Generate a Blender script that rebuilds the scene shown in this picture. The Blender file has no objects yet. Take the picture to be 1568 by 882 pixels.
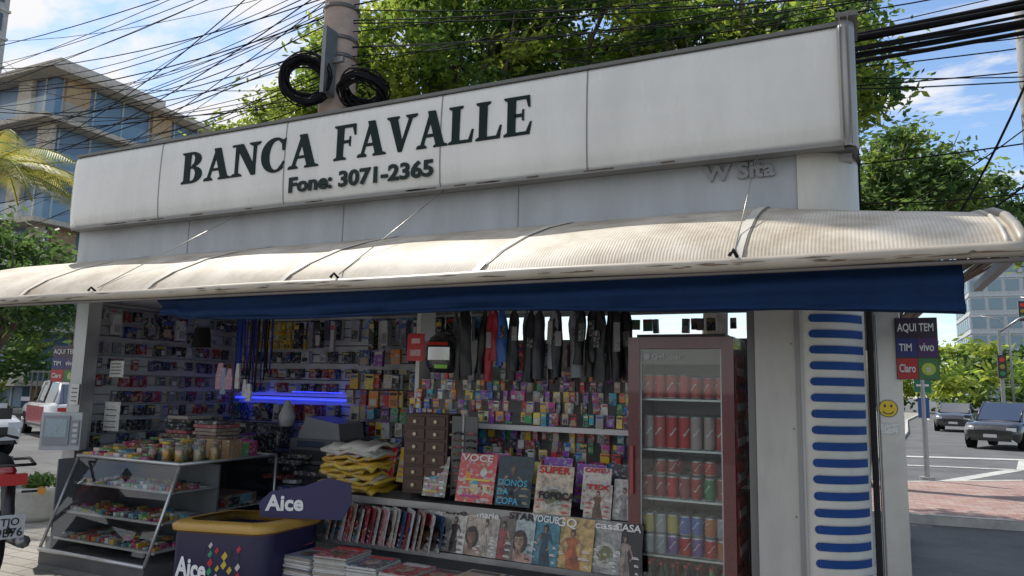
import bpy, math, random
import numpy as np
from mathutils import Matrix, Vector
random.seed(7); rng=np.random.default_rng(7)
sc=bpy.context.scene
V=Vector
pi=math.pi
def rad(a): return math.radians(a)
# ------------------------------------------------------------------ materials
MATS={}
def newmat(name):
    m=bpy.data.materials.new(name);m.use_nodes=True
    nt=m.node_tree
    return m,nt,nt.nodes["Principled BSDF"]
def N(nt,t,**k):
    n=nt.nodes.new(t)
    for a,b in k.items(): setattr(n,a,b)
    return n
def attrmat(name,rough=.6,metal=0,var=.25,scale=6,spec=.5,bump=0,bscale=40,coat=0,trans=0,stretch=(1,1,1)):
    m,nt,b=newmat(name)
    a=N(nt,"ShaderNodeAttribute",attribute_name="Col")
    tc=N(nt,"ShaderNodeTexCoord");mp=N(nt,"ShaderNodeMapping");mp.inputs["Scale"].default_value=stretch
    nt.links.new(tc.outputs["Object"],mp.inputs["Vector"])
    n=N(nt,"ShaderNodeTexNoise");n.inputs["Scale"].default_value=scale;n.inputs["Detail"].default_value=5;n.inputs["Roughness"].default_value=.65
    nt.links.new(mp.outputs[0],n.inputs["Vector"])
    mr=N(nt,"ShaderNodeMapRange");mr.inputs["From Min"].default_value=.3;mr.inputs["From Max"].default_value=.7
    mr.inputs["To Min"].default_value=1-var;mr.inputs["To Max"].default_value=1+var*.45
    nt.links.new(n.outputs["Fac"],mr.inputs["Value"])
    mx=N(nt,"ShaderNodeVectorMath",operation='SCALE')
    nt.links.new(a.outputs["Color"],mx.inputs[0]);nt.links.new(mr.outputs[0],mx.inputs["Scale"])
    nt.links.new(mx.outputs[0],b.inputs["Base Color"])
    mr2=N(nt,"ShaderNodeMapRange");mr2.inputs["To Min"].default_value=max(0.02,rough-.12);mr2.inputs["To Max"].default_value=min(1,rough+.15)
    nt.links.new(n.outputs["Fac"],mr2.inputs["Value"]);nt.links.new(mr2.outputs[0],b.inputs["Roughness"])
    b.inputs["Metallic"].default_value=metal;b.inputs["Specular IOR Level"].default_value=spec
    b.inputs["Coat Weight"].default_value=coat
    if bump:
        n2=N(nt,"ShaderNodeTexNoise");n2.inputs["Scale"].default_value=bscale;n2.inputs["Detail"].default_value=4
        nt.links.new(tc.outputs["Object"],n2.inputs["Vector"])
        bp=N(nt,"ShaderNodeBump");bp.inputs["Strength"].default_value=bump;bp.inputs["Distance"].default_value=.01
        nt.links.new(n2.outputs["Fac"],bp.inputs["Height"]);nt.links.new(bp.outputs[0],b.inputs["Normal"])
    MATS[name]=m;return m
attrmat("matte",.8,bump=.3)
attrmat("plastic",.35,var=.08)
attrmat("metal",.38,metal=.75,var=.15)
attrmat("painted",.42,var=.22,scale=3,stretch=(1,1,.35))
attrmat("stripepaint",.6,var=.25,scale=5,spec=.25)
attrmat("signface",.26,var=.12,scale=2.2,coat=.4,stretch=(1,1,.3))
attrmat("letter",.6,var=.1,spec=.2)
attrmat("photo",.28,var=.7,scale=22)
attrmat("carpaint",.25,var=.03,coat=.8)
attrmat("rubber",.85,var=.2,spec=.2)
attrmat("concrete",.9,var=.3,scale=4,bump=.5,bscale=25)
attrmat("cloth",.85,var=.2,scale=8,bump=.4,bscale=60,spec=.2)
attrmat("bark",.95,var=.4,scale=9,bump=1,bscale=18,stretch=(1,1,.4))
def printmat(name,scale,amt):
    m,nt,b=newmat(name)
    a=N(nt,"ShaderNodeAttribute",attribute_name="Col");tc=N(nt,"ShaderNodeTexCoord")
    v=N(nt,"ShaderNodeTexVoronoi");v.inputs["Scale"].default_value=scale
    nt.links.new(tc.outputs["Object"],v.inputs["Vector"])
    n=N(nt,"ShaderNodeTexNoise");n.inputs["Scale"].default_value=scale*.8;n.inputs["Detail"].default_value=3
    nt.links.new(tc.outputs["Object"],n.inputs["Vector"])
    cr=N(nt,"ShaderNodeValToRGB");cr.color_ramp.elements[0].position=.52;cr.color_ramp.elements[1].position=.58
    cr.color_ramp.elements[0].color=(0,0,0,1);cr.color_ramp.elements[1].color=(amt,amt,amt,1)
    nt.links.new(n.outputs["Fac"],cr.inputs["Fac"])
    hs=N(nt,"ShaderNodeHueSaturation");hs.inputs["Saturation"].default_value=.6;hs.inputs["Value"].default_value=.6
    nt.links.new(v.outputs["Color"],hs.inputs["Color"])
    mx=N(nt,"ShaderNodeMix",data_type='RGBA')
    nt.links.new(cr.outputs[0],mx.inputs["Factor"]);nt.links.new(a.outputs["Color"],mx.inputs["A"]);nt.links.new(hs.outputs[0],mx.inputs["B"])
    nt.links.new(mx.outputs["Result"],b.inputs["Base Color"])
    b.inputs["Roughness"].default_value=.3
    MATS[name]=m
printmat("print",38,.75);printmat("printfine",80,.6)
def glassmat(name,fac,tint=(1,1,1),mxr=.35):
    m,nt,b=newmat(name);nt.nodes.remove(b)
    o=nt.nodes["Material Output"]
    t=N(nt,"ShaderNodeBsdfTransparent");t.inputs[0].default_value=(*tint,1)
    g=N(nt,"ShaderNodeBsdfGlossy");g.inputs["Roughness"].default_value=.03
    lw=N(nt,"ShaderNodeLayerWeight");lw.inputs["Blend"].default_value=.25
    mr=N(nt,"ShaderNodeMapRange");mr.inputs["To Min"].default_value=fac;mr.inputs["To Max"].default_value=mxr
    nt.links.new(lw.outputs["Facing"],mr.inputs["Value"])
    mx=N(nt,"ShaderNodeMixShader");nt.links.new(mr.outputs[0],mx.inputs[0]);nt.links.new(t.outputs[0],mx.inputs[1]);nt.links.new(g.outputs[0],mx.inputs[2])
    nt.links.new(mx.outputs[0],o.inputs[0]);MATS[name]=m
glassmat("glass",.05,(.9,.94,.93),.25);glassmat("carglass",.25,(.05,.06,.06),.6)
def emis(name,col,s):
    m,nt,b=newmat(name);b.inputs["Base Color"].default_value=(*col,1);b.inputs["Emission Color"].default_value=(*col,1);b.inputs["Emission Strength"].default_value=s;MATS[name]=m
emis("led",(.03,.05,1),3.0);emis("fill_glow",(1,.97,.9),1.8)
def leafmat(name,tr):
    m,nt,b=newmat(name);o=nt.nodes["Material Output"]
    a=N(nt,"ShaderNodeAttribute",attribute_name="Col");nt.links.new(a.outputs["Color"],b.inputs["Base Color"]);b.inputs["Roughness"].default_value=.5;b.inputs["Specular IOR Level"].default_value=.3
    t=N(nt,"ShaderNodeBsdfTranslucent");hs=N(nt,"ShaderNodeHueSaturation");hs.inputs["Value"].default_value=3.2;hs.inputs["Hue"].default_value=.475
    nt.links.new(a.outputs["Color"],hs.inputs["Color"]);nt.links.new(hs.outputs[0],t.inputs[0])
    mx=N(nt,"ShaderNodeMixShader");mx.inputs[0].default_value=tr
    nt.links.new(b.outputs[0],mx.inputs[1]);nt.links.new(t.outputs[0],mx.inputs[2]);nt.links.new(mx.outputs[0],o.inputs[0]);MATS[name]=m
leafmat("leaf",.45)
def awnmat():
    m,nt,b=newmat("awning_ribbed")
    tc=N(nt,"ShaderNodeTexCoord");sp=N(nt,"ShaderNodeSeparateXYZ");nt.links.new(tc.outputs["Object"],sp.inputs[0])
    ml=N(nt,"ShaderNodeMath",operation='MULTIPLY');ml.inputs[1].default_value=2*pi/.0175;nt.links.new(sp.outputs["X"],ml.inputs[0])
    sn=N(nt,"ShaderNodeMath",operation='SINE');nt.links.new(ml.outputs[0],sn.inputs[0])
    n=N(nt,"ShaderNodeTexNoise");n.inputs["Scale"].default_value=2.6;n.inputs["Detail"].default_value=8;n.inputs["Roughness"].default_value=.68
    nt.links.new(tc.outputs["Object"],n.inputs["Vector"])
    cr=N(nt,"ShaderNodeValToRGB");e=cr.color_ramp.elements;e[0].position=.32;e[0].color=(.34,.275,.19,1);e[1].position=.62;e[1].color=(.62,.56,.46,1)
    nt.links.new(n.outputs["Fac"],cr.inputs[0])
    mr=N(nt,"ShaderNodeMapRange");mr.inputs["From Min"].default_value=-1;mr.inputs["To Min"].default_value=.86;mr.inputs["To Max"].default_value=1.04;nt.links.new(sn.outputs[0],mr.inputs[0])
    vm=N(nt,"ShaderNodeVectorMath",operation='SCALE');nt.links.new(cr.outputs[0],vm.inputs[0]);nt.links.new(mr.outputs[0],vm.inputs["Scale"]);nt.links.new(vm.outputs[0],b.inputs["Base Color"])
    bp=N(nt,"ShaderNodeBump");bp.inputs["Strength"].default_value=.25;bp.inputs["Distance"].default_value=.002;nt.links.new(sn.outputs[0],bp.inputs["Height"]);nt.links.new(bp.outputs[0],b.inputs["Normal"])
    b.inputs["Roughness"].default_value=.6;MATS["awn"]=m
awnmat()
def groundmat(name,c0,c1,scale,brick=None,rough=.9):
    m,nt,b=newmat(name);tc=N(nt,"ShaderNodeTexCoord")
    n=N(nt,"ShaderNodeTexNoise");n.inputs["Scale"].default_value=scale;n.inputs["Detail"].default_value=8;n.inputs["Roughness"].default_value=.7
    n3=N(nt,"ShaderNodeTexNoise");n3.inputs["Scale"].default_value=scale*60;n3.inputs["Detail"].default_value=2
    nt.links.new(tc.outputs["Object"],n.inputs["Vector"]);nt.links.new(tc.outputs["Object"],n3.inputs["Vector"])
    ad=N(nt,"ShaderNodeMath",operation='MULTIPLY_ADD');ad.inputs[1].default_value=.35;nt.links.new(n3.outputs[0],ad.inputs[0]);nt.links.new(n.outputs[0],ad.inputs[2])
    cr=N(nt,"ShaderNodeValToRGB");e=cr.color_ramp.elements;e[0].position=.45;e[0].color=(*c0,1);e[1].position=.85;e[1].color=(*c1,1)
    nt.links.new(ad.outputs[0],cr.inputs[0]);out=cr.outputs[0]
    if brick:
        br=N(nt,"ShaderNodeTexBrick");br.inputs["Scale"].default_value=brick[0];br.inputs["Color1"].default_value=(*brick[1],1);br.inputs["Color2"].default_value=(*brick[2],1);br.inputs["Mortar"].default_value=(*brick[3],1)
        br.inputs["Mortar Size"].default_value=.012;nt.links.new(tc.outputs["Object"],br.inputs["Vector"])
        mx=N(nt,"ShaderNodeMix",data_type='RGBA',blend_type='MULTIPLY');mx.inputs["Factor"].default_value=1
        nt.links.new(out,mx.inputs["A"]);nt.links.new(br.outputs[0],mx.inputs["B"]);out=mx.outputs["Result"]
    nt.links.new(out,b.inputs["Base Color"]);b.inputs["Roughness"].default_value=rough
    bp=N(nt,"ShaderNodeBump");bp.inputs["Strength"].default_value=.4;bp.inputs["Distance"].default_value=.01;nt.links.new(n3.outputs[0],bp.inputs["Height"]);nt.links.new(bp.outputs[0],b.inputs["Normal"])
    MATS[name]=m
groundmat("asphalt",(.06,.06,.062),(.14,.14,.137),.6)
groundmat("pavement",(.22,.21,.19),(.4,.38,.35),.8,(1.4,(1,1,1),(.85,.85,.83),(.45,.43,.4)))
groundmat("paverpink",(.7,.67,.65),(1,1,1),.9,(2.2,(.36,.2,.17),(.42,.33,.29),(.2,.17,.15)))
# ------------------------------------------------------------------ mesh builder
class M:
    def __init__(s): s.v=[];s.f=[];s.c=[];s.m=[];s.s=[];s.T=Matrix.Identity(4)
    def add(s,vs,fs,col,mat,smooth=False,T=None):
        o=len(s.v);A=s.T@T if T is not None else s.T
        s.v+=[A@V(p) for p in vs]
        for f in fs:
            s.f.append([i+o for i in f]);s.c.append(col);s.m.append(mat);s.s.append(smooth)
    def box(s,a,b,col,mat="matte",T=None):
        x0,y0,z0=a;x1,y1,z1=b
        vs=[(x0,y0,z0),(x1,y0,z0),(x1,y1,z0),(x0,y1,z0),(x0,y0,z1),(x1,y0,z1),(x1,y1,z1),(x0,y1,z1)]
        s.add(vs,[(0,3,2,1),(4,5,6,7),(0,1,5,4),(1,2,6,5),(2,3,7,6),(3,0,4,7)],col,mat,False,T)
    def cyl(s,p0,p1,r0,r1=None,n=12,col=(.5,.5,.5),mat="matte",T=None,caps=True):
        r1=r0 if r1 is None else r1
        p0=V(p0);p1=V(p1);d=(p1-p0).normalized()
        a=d.orthogonal().normalized();b=d.cross(a)
        vs=[];
        for p,r in((p0,r0),(p1,r1)):
            for i in range(n):
                t=2*pi*i/n;vs.append(p+a*r*math.cos(t)+b*r*math.sin(t))
        fs=[(i,(i+1)%n,n+(i+1)%n,n+i) for i in range(n)]
        s.add(vs,fs,col,mat,True,T)
        if caps: s.add(vs,[tuple(range(n-1,-1,-1)),tuple(range(n,2*n))],col,mat,False,T)
    def tube(s,pts,r,n=6,col=(.5,.5,.5),mat="matte",T=None):
        pts=[V(p) for p in pts];rs=r if isinstance(r,(list,tuple)) else [r]*len(pts)
        vs=[];a=None
        for i,p in enumerate(pts):
            d=(pts[min(i+1,len(pts)-1)]-pts[max(i-1,0)]).normalized()
            if a is None: a=d.orthogonal().normalized()
            else: a=(a-d*a.dot(d)).normalized()
            b=d.cross(a)
            for k in range(n):
                t=2*pi*k/n;vs.append(p+(a*math.cos(t)+b*math.sin(t))*rs[i])
        fs=[]
        for i in range(len(pts)-1):
            for k in range(n): fs.append((i*n+k,i*n+(k+1)%n,(i+1)*n+(k+1)%n,(i+1)*n+k))
        fs.append(tuple(range(n-1,-1,-1)));fs.append(tuple((len(pts)-1)*n+k for k in range(n)))
        s.add(vs,fs,col,mat,True,T)
    def lathe(s,prof,c,n=16,col=(.5,.5,.5),mat="matte",T=None):
        vs=[];c=V(c)
        for r,z in prof:
            for k in range(n):
                t=2*pi*k/n;vs.append(c+V((r*math.cos(t),r*math.sin(t),z)))
        fs=[]
        for i in range(len(prof)-1):
            for k in range(n): fs.append((i*n+k,i*n+(k+1)%n,(i+1)*n+(k+1)%n,(i+1)*n+k))
        s.add(vs,fs,col,mat,True,T)
    def prism(s,poly,y0,y1,col,mat="matte",T=None,smooth=False):
        n=len(poly);vs=[(x,y0,z) for x,z in poly]+[(x,y1,z) for x,z in poly]
        ar=sum(poly[i][0]*poly[(i+1)%n][1]-poly[(i+1)%n][0]*poly[i][1] for i in range(n))
        o=list(range(n));
        if ar<0:o.reverse()
        fs=[tuple(o),tuple(n+i for i in reversed(o))]
        s.add(vs,fs,col,mat,False,T)
        s.add(vs,[(o[i],n+o[i],n+o[(i+1)%n],o[(i+1)%n])for i in range(n)],col,mat,smooth,T)
    def poly(s,pts,col,mat="matte",T=None): s.add(pts,[tuple(range(len(pts)))],col,mat,False,T)
    def grid(s,rows,col,mat,smooth=True,T=None):
        n=len(rows[0]);vs=[p for r in rows for p in r];fs=[]
        for i in range(len(rows)-1):
            for k in range(n-1): fs.append((i*n+k,i*n+k+1,(i+1)*n+k+1,(i+1)*n+k))
        s.add(vs,fs,col,mat,smooth,T)
    def build(s,name,parent=None,bevel=0,solid=0):
        me=bpy.data.meshes.new(name)
        c=V((0,0,0))
        if s.v:
            c=V((sum(p.x for p in s.v)/len(s.v),sum(p.y for p in s.v)/len(s.v),min(p.z for p in s.v)))
        me.from_pydata([p-c for p in s.v],[],s.f)
        keys=sorted(set(s.m))
        for k in keys: me.materials.append(MATS[k])
        ix={k:i for i,k in enumerate(keys)}
        me.polygons.foreach_set("material_index",[ix[k] for k in s.m])
        me.polygons.foreach_set("use_smooth",s.s)
        at=me.color_attributes.new("Col",'FLOAT_COLOR','CORNER')
        buf=[]
        for f,cc in zip(s.f,s.c): buf+=[cc[0],cc[1],cc[2],1]*len(f)
        at.data.foreach_set("color",buf);me.update()
        ob=bpy.data.objects.new(name,me);ob.location=c;sc.collection.objects.link(ob)
        if parent: setpar(ob,parent)
        if bevel:
            b=ob.modifiers.new("b",'BEVEL');b.width=bevel;b.segments=2;b.limit_method='ANGLE';b.angle_limit=rad(40)
        if solid:
            b=ob.modifiers.new("s",'SOLIDIFY');b.thickness=solid
        return ob
def setpar(ob,p):
    ob.parent=p;ob.matrix_parent_inverse=Matrix.Translation(-V(p.location))
def empty(name,loc=(0,0,0)):
    e=bpy.data.objects.new(name,None);e.location=loc;e.empty_display_size=.3;sc.collection.objects.link(e);return e
FC={}
def flatmat(col,rough=.5,key=""):
    k=(tuple(round(c,3) for c in col),rough)
    if k not in FC:
        m,nt,b=newmat("ink");tc=N(nt,"ShaderNodeTexCoord");n=N(nt,"ShaderNodeTexNoise");n.inputs["Scale"].default_value=20
        nt.links.new(tc.outputs["Object"],n.inputs["Vector"])
        mx=N(nt,"ShaderNodeMix",data_type='RGBA');mx.inputs["A"].default_value=(*[c*.9 for c in col],1);mx.inputs["B"].default_value=(*[min(1,c*1.08) for c in col],1)
        nt.links.new(n.outputs[0],mx.inputs["Factor"]);nt.links.new(mx.outputs["Result"],b.inputs["Base Color"]);b.inputs["Roughness"].default_value=rough;b.inputs["Specular IOR Level"].default_value=.25
        FC[k]=m
    return FC[k]
def txt(body,T,size,col,parent,name="lettering",width=None,ext=.002,off=0,align='LEFT',rough=.5,space=1):
    c=bpy.data.curves.new(name,"FONT");c.body=body;c.size=size;c.extrude=ext;c.offset=off;c.align_x=align;c.space_character=space;c.resolution_u=3
    c.materials.append(flatmat(col,rough))
    ob=bpy.data.objects.new(name,c);sc.collection.objects.link(ob)
    sx=1
    if width:
        bpy.context.view_layer.update();w=ob.dimensions.x
        if w>0: sx=width/w
    ob.matrix_world=T@Matrix.Rotation(pi/2,4,'X')@Matrix.Diagonal((sx,1,1,1))
    if parent: setpar(ob,parent)
    return ob
def TR(x,y,z,rz=0,rx=0): return Matrix.Translation((x,y,z))@Matrix.Rotation(rz,4,'Z')@Matrix.Rotation(rx,4,'X')
def rc(l): return random.choice(l)
def U(a,b): return random.uniform(a,b)
PK=[(.6,.02,.03),(.7,.45,.02),(.02,.12,.5),(.65,.65,.62),(.02,.3,.1),(.5,.03,.25),(.8,.25,.02),(.03,.35,.5),(.03,.03,.04),(.3,.3,.32),(.75,.6,.1),(.25,.05,.4),(.6,.5,.4),(.35,.03,.04)]
GREY=[(.5,.5,.5),(.03,.03,.035),(.06,.06,.07),(.2,.2,.22),(.6,.6,.6),(.02,.06,.2),(.3,.3,.35),(.25,.03,.03),(.03,.03,.035)]
# ------------------------------------------------------------------ KIOSK
kiosk=empty("newsstand_kiosk",(-3.5,5.8,0))
GR=(.42,.44,.455)
X0,X1,Y0,Y1=-7.1,0.04,4.7,7.0
b=M()
b.box((X0,Y0-.02,0),(X1,Y1,.1),(.25,.25,.24),"concrete")
b.box((X0,Y0,2.42),(-.30,Y0+.05,3.07),GR,"painted")
for x in (-5.55,-3.78,-2.2): b.box((x,Y0-.004,2.5),(x+.008,Y0,3.06),(.25,.25,.25),"painted")
b.box((X0+.03,Y0+.05,2.38),(X1-.05,Y1-.05,2.42),(.5,.5,.48),"matte")
b.box((X0,Y0+.05,3.02),(X1-.03,Y1,3.065),(.4,.4,.4),"painted")
b.box((X0,Y0+.05,.1),(X0+.03,Y1,3.02),GR,"painted")
b.box((X0+.03,Y1-.04,.1),(-4.3,Y1,3.02),GR,"painted")
b.box((-4.3,Y1-.04,.1),(X1-.03,Y1,2.0),GR,"painted")
b.box((-4.3,Y1-.04,2.34),(X1-.03,Y1,3.02),GR,"painted")
b.box((X1-.03,Y0+.3,.1),(X1,Y1,3.02),GR,"painted")
b.box((-6.95,4.66,.1),(-6.78,4.8,2.42),(.42,.43,.43),"metal")
b.box((-6.99,4.72,0),(-6.95,4.8,2.42),(.1,.1,.1),"metal")
b.box((-.57,4.66,.1),(-.30,4.9,2.42),(.44,.42,.385),"painted")
b.box((-.62,4.70,.1),(-.575,4.9,2.42),(.15,.15,.15),"painted")
b.box((-.34,4.652,.1),(-.315,4.66,2.4),(.25,.25,.24),"painted")
for z in(.4,.9,1.4,1.9): b.cyl((-.36,4.66,z),(-.36,4.655,z),.006,None,8,(.2,.2,.2),"metal")
b.build("cabin",kiosk,bevel=.003)
b=M()
cx,cy,R=-.26,4.98,.30
def arc(a): return (cx+R*math.sin(a),cy-R*math.cos(a))
rows=[]
for z in (.05,1,2,3.07):
    rows.append([(-.30,cy-R,z)]+[(*arc(rad(a)),z) for a in range(0,91,6)])
b.grid(rows,(.6,.575,.51),"painted")
for k in range(22):
    z=.16+k*.0935
    for dz0,dz1,dr,col in ((0,.047,.005,(.010,.055,.22)),(.047,.052,.010,(.35,.35,.35))):
        rr=[]
        for zz,e in((z+dz0,dr),(z+dz1,dr)):
            rr.append([(cx+(R+e)*math.sin(rad(a)),cy-(R+e)*math.cos(rad(a)),zz) for a in range(4,76,6)])
        b.grid(rr,col,"stripepaint")
    pts=[(cx+.02+.0235*math.cos(t),cy-R-.0055,z+.0235+.0235*math.sin(t)) for t in [pi/2+i*pi/8 for i in range(9)]]
    b.poly(pts,(.010,.055,.22),"stripepaint")
b.build("striped_corner_column",kiosk)
b=M()
b.box((.05,5.0,.06),(.085,5.1,2.4),(.03,.03,.03),"rubber")
b.box((.09,5.03,.06),(.235,5.12,2.12),(.5,.5,.48),"metal")
b.box((.1,5.02,.06),(.108,5.03,2.1),(.3,.3,.3),"metal")
b.build("shutter_door",kiosk,bevel=.004)
st=M()
for r,c,y in((.052,(.02,.02,.02),5.018),(.048,(.8,.55,.02),5.016)):
    st.poly([(.15+r*math.cos(2*pi*i/24),y,1.53+r*math.sin(2*pi*i/24)) for i in range(24)],c,"plastic")
for x in(.133,.167): st.poly([(x+.006*math.cos(2*pi*i/10),5.014,1.545+.01*math.sin(2*pi*i/10)) for i in range(10)],(.02,.02,.02),"plastic")
st.grid([[(.15+rr*math.sin(rad(a)),5.014,1.53-rr*math.cos(rad(a))) for a in range(-60,61,12)] for rr in(.03,.036)],(.02,.02,.02),"plastic")
st.box((.105,5.014,1.38),(.2,5.018,1.44),(.7,.7,.68),"printfine")
st.build("smiley_sticker",kiosk)
# sign box
b=M()
def signrow(z,dy):
    r=[]
    for i in range(0,9):
        t=i/8*pi/2; r.append((-7.33+.35-.35*math.cos(t),4.55+.55*(1-math.sin(t))+dy,z))
    for x in (-6.4,-5.8,-4.3,-2.78,-1.62,-.04): r.append((x,4.55+dy,z))
    return r
prof=[(3.075,.035),(3.085,.02),(3.11,.008),(3.25,-.004),(3.45,-.008),(3.65,-.004),(3.77,.004),(3.79,.012),(3.80,.025)]
b.grid([signrow(z,d) for z,d in prof],(.67,.66,.615),"signface")
for x in (-5.8,-4.3,-2.78,-1.62):
    b.grid([[(x-.005,4.547+d,z),(x+.005,4.547+d,z)] for z,d in prof],(.22,.22,.22),"painted")
b.box((-7.05,4.548,3.80),(-.04,4.75,3.825),(.13,.13,.12),"painted")
b.box((-7.0,4.54,3.052),(-.03,4.64,3.073),(.22,.21,.2),"painted")
b.box((-7.05,4.64,3.066),(X1,Y1,3.09),(.12,.12,.12),"painted")
rows=[]
for z,d in [(3.05,.03)]+prof[1:]+[(3.86,.06)]:
    rows.append([(-.045,4.535+d,z),(-.03,4.515+d,z),(.0,4.51+d,z),(.035,4.55+d,z),(.05,4.65,z),(.07,6.9,z)])
b.grid(rows,(.36,.35,.33),"painted")
for x in(-.032,.012): b.box((x,4.50,3.05),(x+.006,4.52,3.86),(.15,.15,.14),"painted")
b.box((-.05,4.53,3.84),(.07,4.9,3.87),(.16,.15,.14),"painted")
b.box((-7.3,6.9,3.08),(.07,6.95,3.82),(.5,.5,.5),"painted")
b.box((-7.33,5.05,3.08),(-7.28,6.9,3.8),(.55,.55,.55),"signface")
b.box((-7.28,4.75,3.76),(.04,6.9,3.79),(.3,.3,.3),"painted")
for i in range(22):
    x=U(-6.8,-.3);w=U(.04,.2);b.box((x,4.535,3.064),(x+w,4.548,3.064+U(.004,.010)),(.12,.08,.05),"matte")
b.build("roof_sign_box",kiosk)
def ring(cx,cz,ro,ri,a0,a1,n=14):
    out=[]
    for i in range(n):
        t0=rad(a0+(a1-a0)*i/n);t1=rad(a0+(a1-a0)*(i+1)/n)
        out.append([(cx+ro[0]*math.cos(t0),cz+ro[1]*math.sin(t0)),(cx+ro[0]*math.cos(t1),cz+ro[1]*math.sin(t1)),(ri[2]+ri[0]*math.cos(t1),cz+ri[1]*math.sin(t1)),(ri[2]+ri[0]*math.cos(t0),cz+ri[1]*math.sin(t0))])
    return out
def rq(x0,z0,x1,z1): return [(x0,z0),(x1,z0),(x1,z1),(x0,z1)]
def serif(x0,x1,z,up):
    d=.05 if up else -.05
    return [(x0,z),(x1,z),(x1-.01,z+d),((x0+x1)/2+.1,z+d*1.9),((x0+x1)/2-.1,z+d*1.9),(x0+.01,z+d)]
G={
'B':(.78,[rq(.09,0,.32,1),serif(0,.38,0,1),serif(0,.38,1,0),rq(.29,.93,.40,1),rq(.29,.47,.42,.54),rq(.29,0,.42,.07)]+ring(.38,.76,(.33,.24),(.10,.17,.38),-90,90)+ring(.38,.27,(.39,.27),(.14,.2,.38),-90,90)),
'A':(.92,[[(.1,0),(.2,0),(.47,.84),(.42,1),(.40,1)],[(.33,1),(.56,1),(.88,0),(.62,0)],rq(.22,.29,.7,.37),serif(0,.32,0,1),serif(.53,.97,0,1)]),
'N':(.95,[rq(.13,0,.24,.97),serif(0,.37,0,1),[(0,1),(.36,1),(.36,.95),(0,.94)],[(.1,1),(.37,1),(.84,.2),(.84,0),(.7,0)],rq(.74,.1,.84,1),serif(.6,.98,1,0)]),
'C':(.84,ring(.46,.5,(.46,.53),(.23,.45,.5),48,312,22)+[[(.7,.62),(.78,.62),(.8,.98),(.73,.93),(.68,.85)],[(.7,.08),(.80,.26),(.75,.3),(.66,.15)]]),
'F':(.76,[rq(.1,0,.33,1),serif(0,.44,0,1),serif(0,.4,1,0),rq(.3,.92,.74,1),[(.64,.93),(.74,.95),(.76,.68),(.71,.68)],rq(.3,.47,.56,.55),[(.53,.38),(.58,.36),(.58,.66),(.53,.64)]]),
'V':(.9,[[(.05,1),(.30,1),(.53,.2),(.44,0),(.38,0)],[(.38,0),(.50,0),(.84,1),(.73,1),(.45,.17)],serif(-.02,.38,1,0),serif(.6,.97,1,0)]),
'L':(.74,[rq(.1,0,.33,1),serif(0,.42,1,0),serif(0,.4,0,1),rq(.3,0,.7,.08),[(.6,.07),(.7,0),(.75,.34),(.7,.34)]]),
'E':(.78,[rq(.1,0,.33,1),serif(0,.4,1,0),serif(0,.4,0,1),rq(.3,0,.72,.08),[(.62,.07),(.72,0),(.78,.32),(.73,.32)],rq(.3,.92,.71,1),[(.61,.93),(.71,1),(.73,.7),(.68,.7)],rq(.3,.47,.54,.55),[(.51,.38),(.56,.36),(.56,.66),(.51,.64)]])}
def word(m,w,x0,x1,z0,h,y,col):
    tot=sum(G[c][0] for c in w)+.07*(len(w)-1);s=(x1-x0)/tot;x=x0;k=0
    for i,c in enumerate(w):
        for p in G[c][1]:
            k+=1;e=(k%7)*.0003
            m.prism([(x+a*s,z0+b2*h) for a,b2 in p],y-.004-e,y+.012,col,"letter")
        x+=(G[c][0]+.07)*s
b=M();INK=(.006,.018,.016)
word(b,"BANCA",-5.51,-3.95,3.365,.29,4.54,INK)
word(b,"FAVALLE",-3.78,-2.03,3.385,.29,4.54,INK)
b.build("sign_letters",kiosk)
txt("Fone: 3071-2365",TR(-4.24,4.538,3.168),.175,INK,kiosk,"phone_number",width=1.40,ext=.003,off=.006)
txt("W Sita",TR(-.86,4.69,2.955),.14,(.3,.31,.32),kiosk,"maker_badge",width=.44,ext=.015,off=.005)
b=M()
for (x,z),(xr) in (((-.52,3.08),-.54),((-2.75,3.07),-3.0),((-4.75,3.07),-5.34)):
    b.tube([(x,4.6,z),(xr,3.72,2.3)],.0035,5,(.4,.38,.32),"metal")
    b.tube([(xr-.018,3.66,2.27),(xr,3.67,2.3),(xr+.015,3.7,2.27)],.01,6,(.02,.02,.02),"metal")
b.build("awning_tie_wires",kiosk)
# awning
b=M();xs=[-8.0+i*.25 for i in range(0,31)]+[-.25,0,.25,.45,.58,.66]
def aw(x,k,off=0):
    P=[(4.7,2.755),(4.4,2.665),(4.1,2.545),(3.87,2.42),(3.75,2.32),(3.70,2.24)]
    y,z=P[k];f=1-k/5
    if x>-.5: z-=.14*f*((x+.5)/1.16)
    z+=.012*math.sin(x*4.1)*math.sin(pi*k/5)
    return (x,y-off,z+off)
b.grid([[aw(x,k) for x in xs] for k in range(6)],(.6,.56,.5),"awn")
b.grid([[(x,aw(x,k)[1]+.01,aw(x,k)[2]-.012) for x in xs] for k in range(6)],(.3,.3,.28),"matte")
for xr,xb in((-6.3,-6.1),(-4.8,-4.55),(-3.5,-3.25),(-2.02,-1.8),(-.53,-.5)):
    b.grid([[(xr+(xb-xr)*(1-k/5)-.024,)+aw(xb,k,.006)[1:],(xr+(xb-xr)*(1-k/5)+.024,)+aw(xb,k,.006)[1:]] for k in range(6)],(.66,.62,.54),"painted")
    b.grid([[(xr+(xb-xr)*(1-k/5)+.026,)+aw(xb,k,.004)[1:],(xr+(xb-xr)*(1-k/5)+.034,)+aw(xb,k,.004)[1:]] for k in range(6)],(.2,.17,.13),"painted")
b.tube([aw(.66,k,.004) for k in range(6)],.024,8,(.3,.27,.22),"painted")
b.tube([aw(.60,k,.004) for k in range(6)],.010,8,(.5,.47,.4),"painted")
b.tube([(x,3.69,2.235+.004*math.sin(x*3)) for x in xs],.034,10,(.42,.37,.3),"painted")
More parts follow.
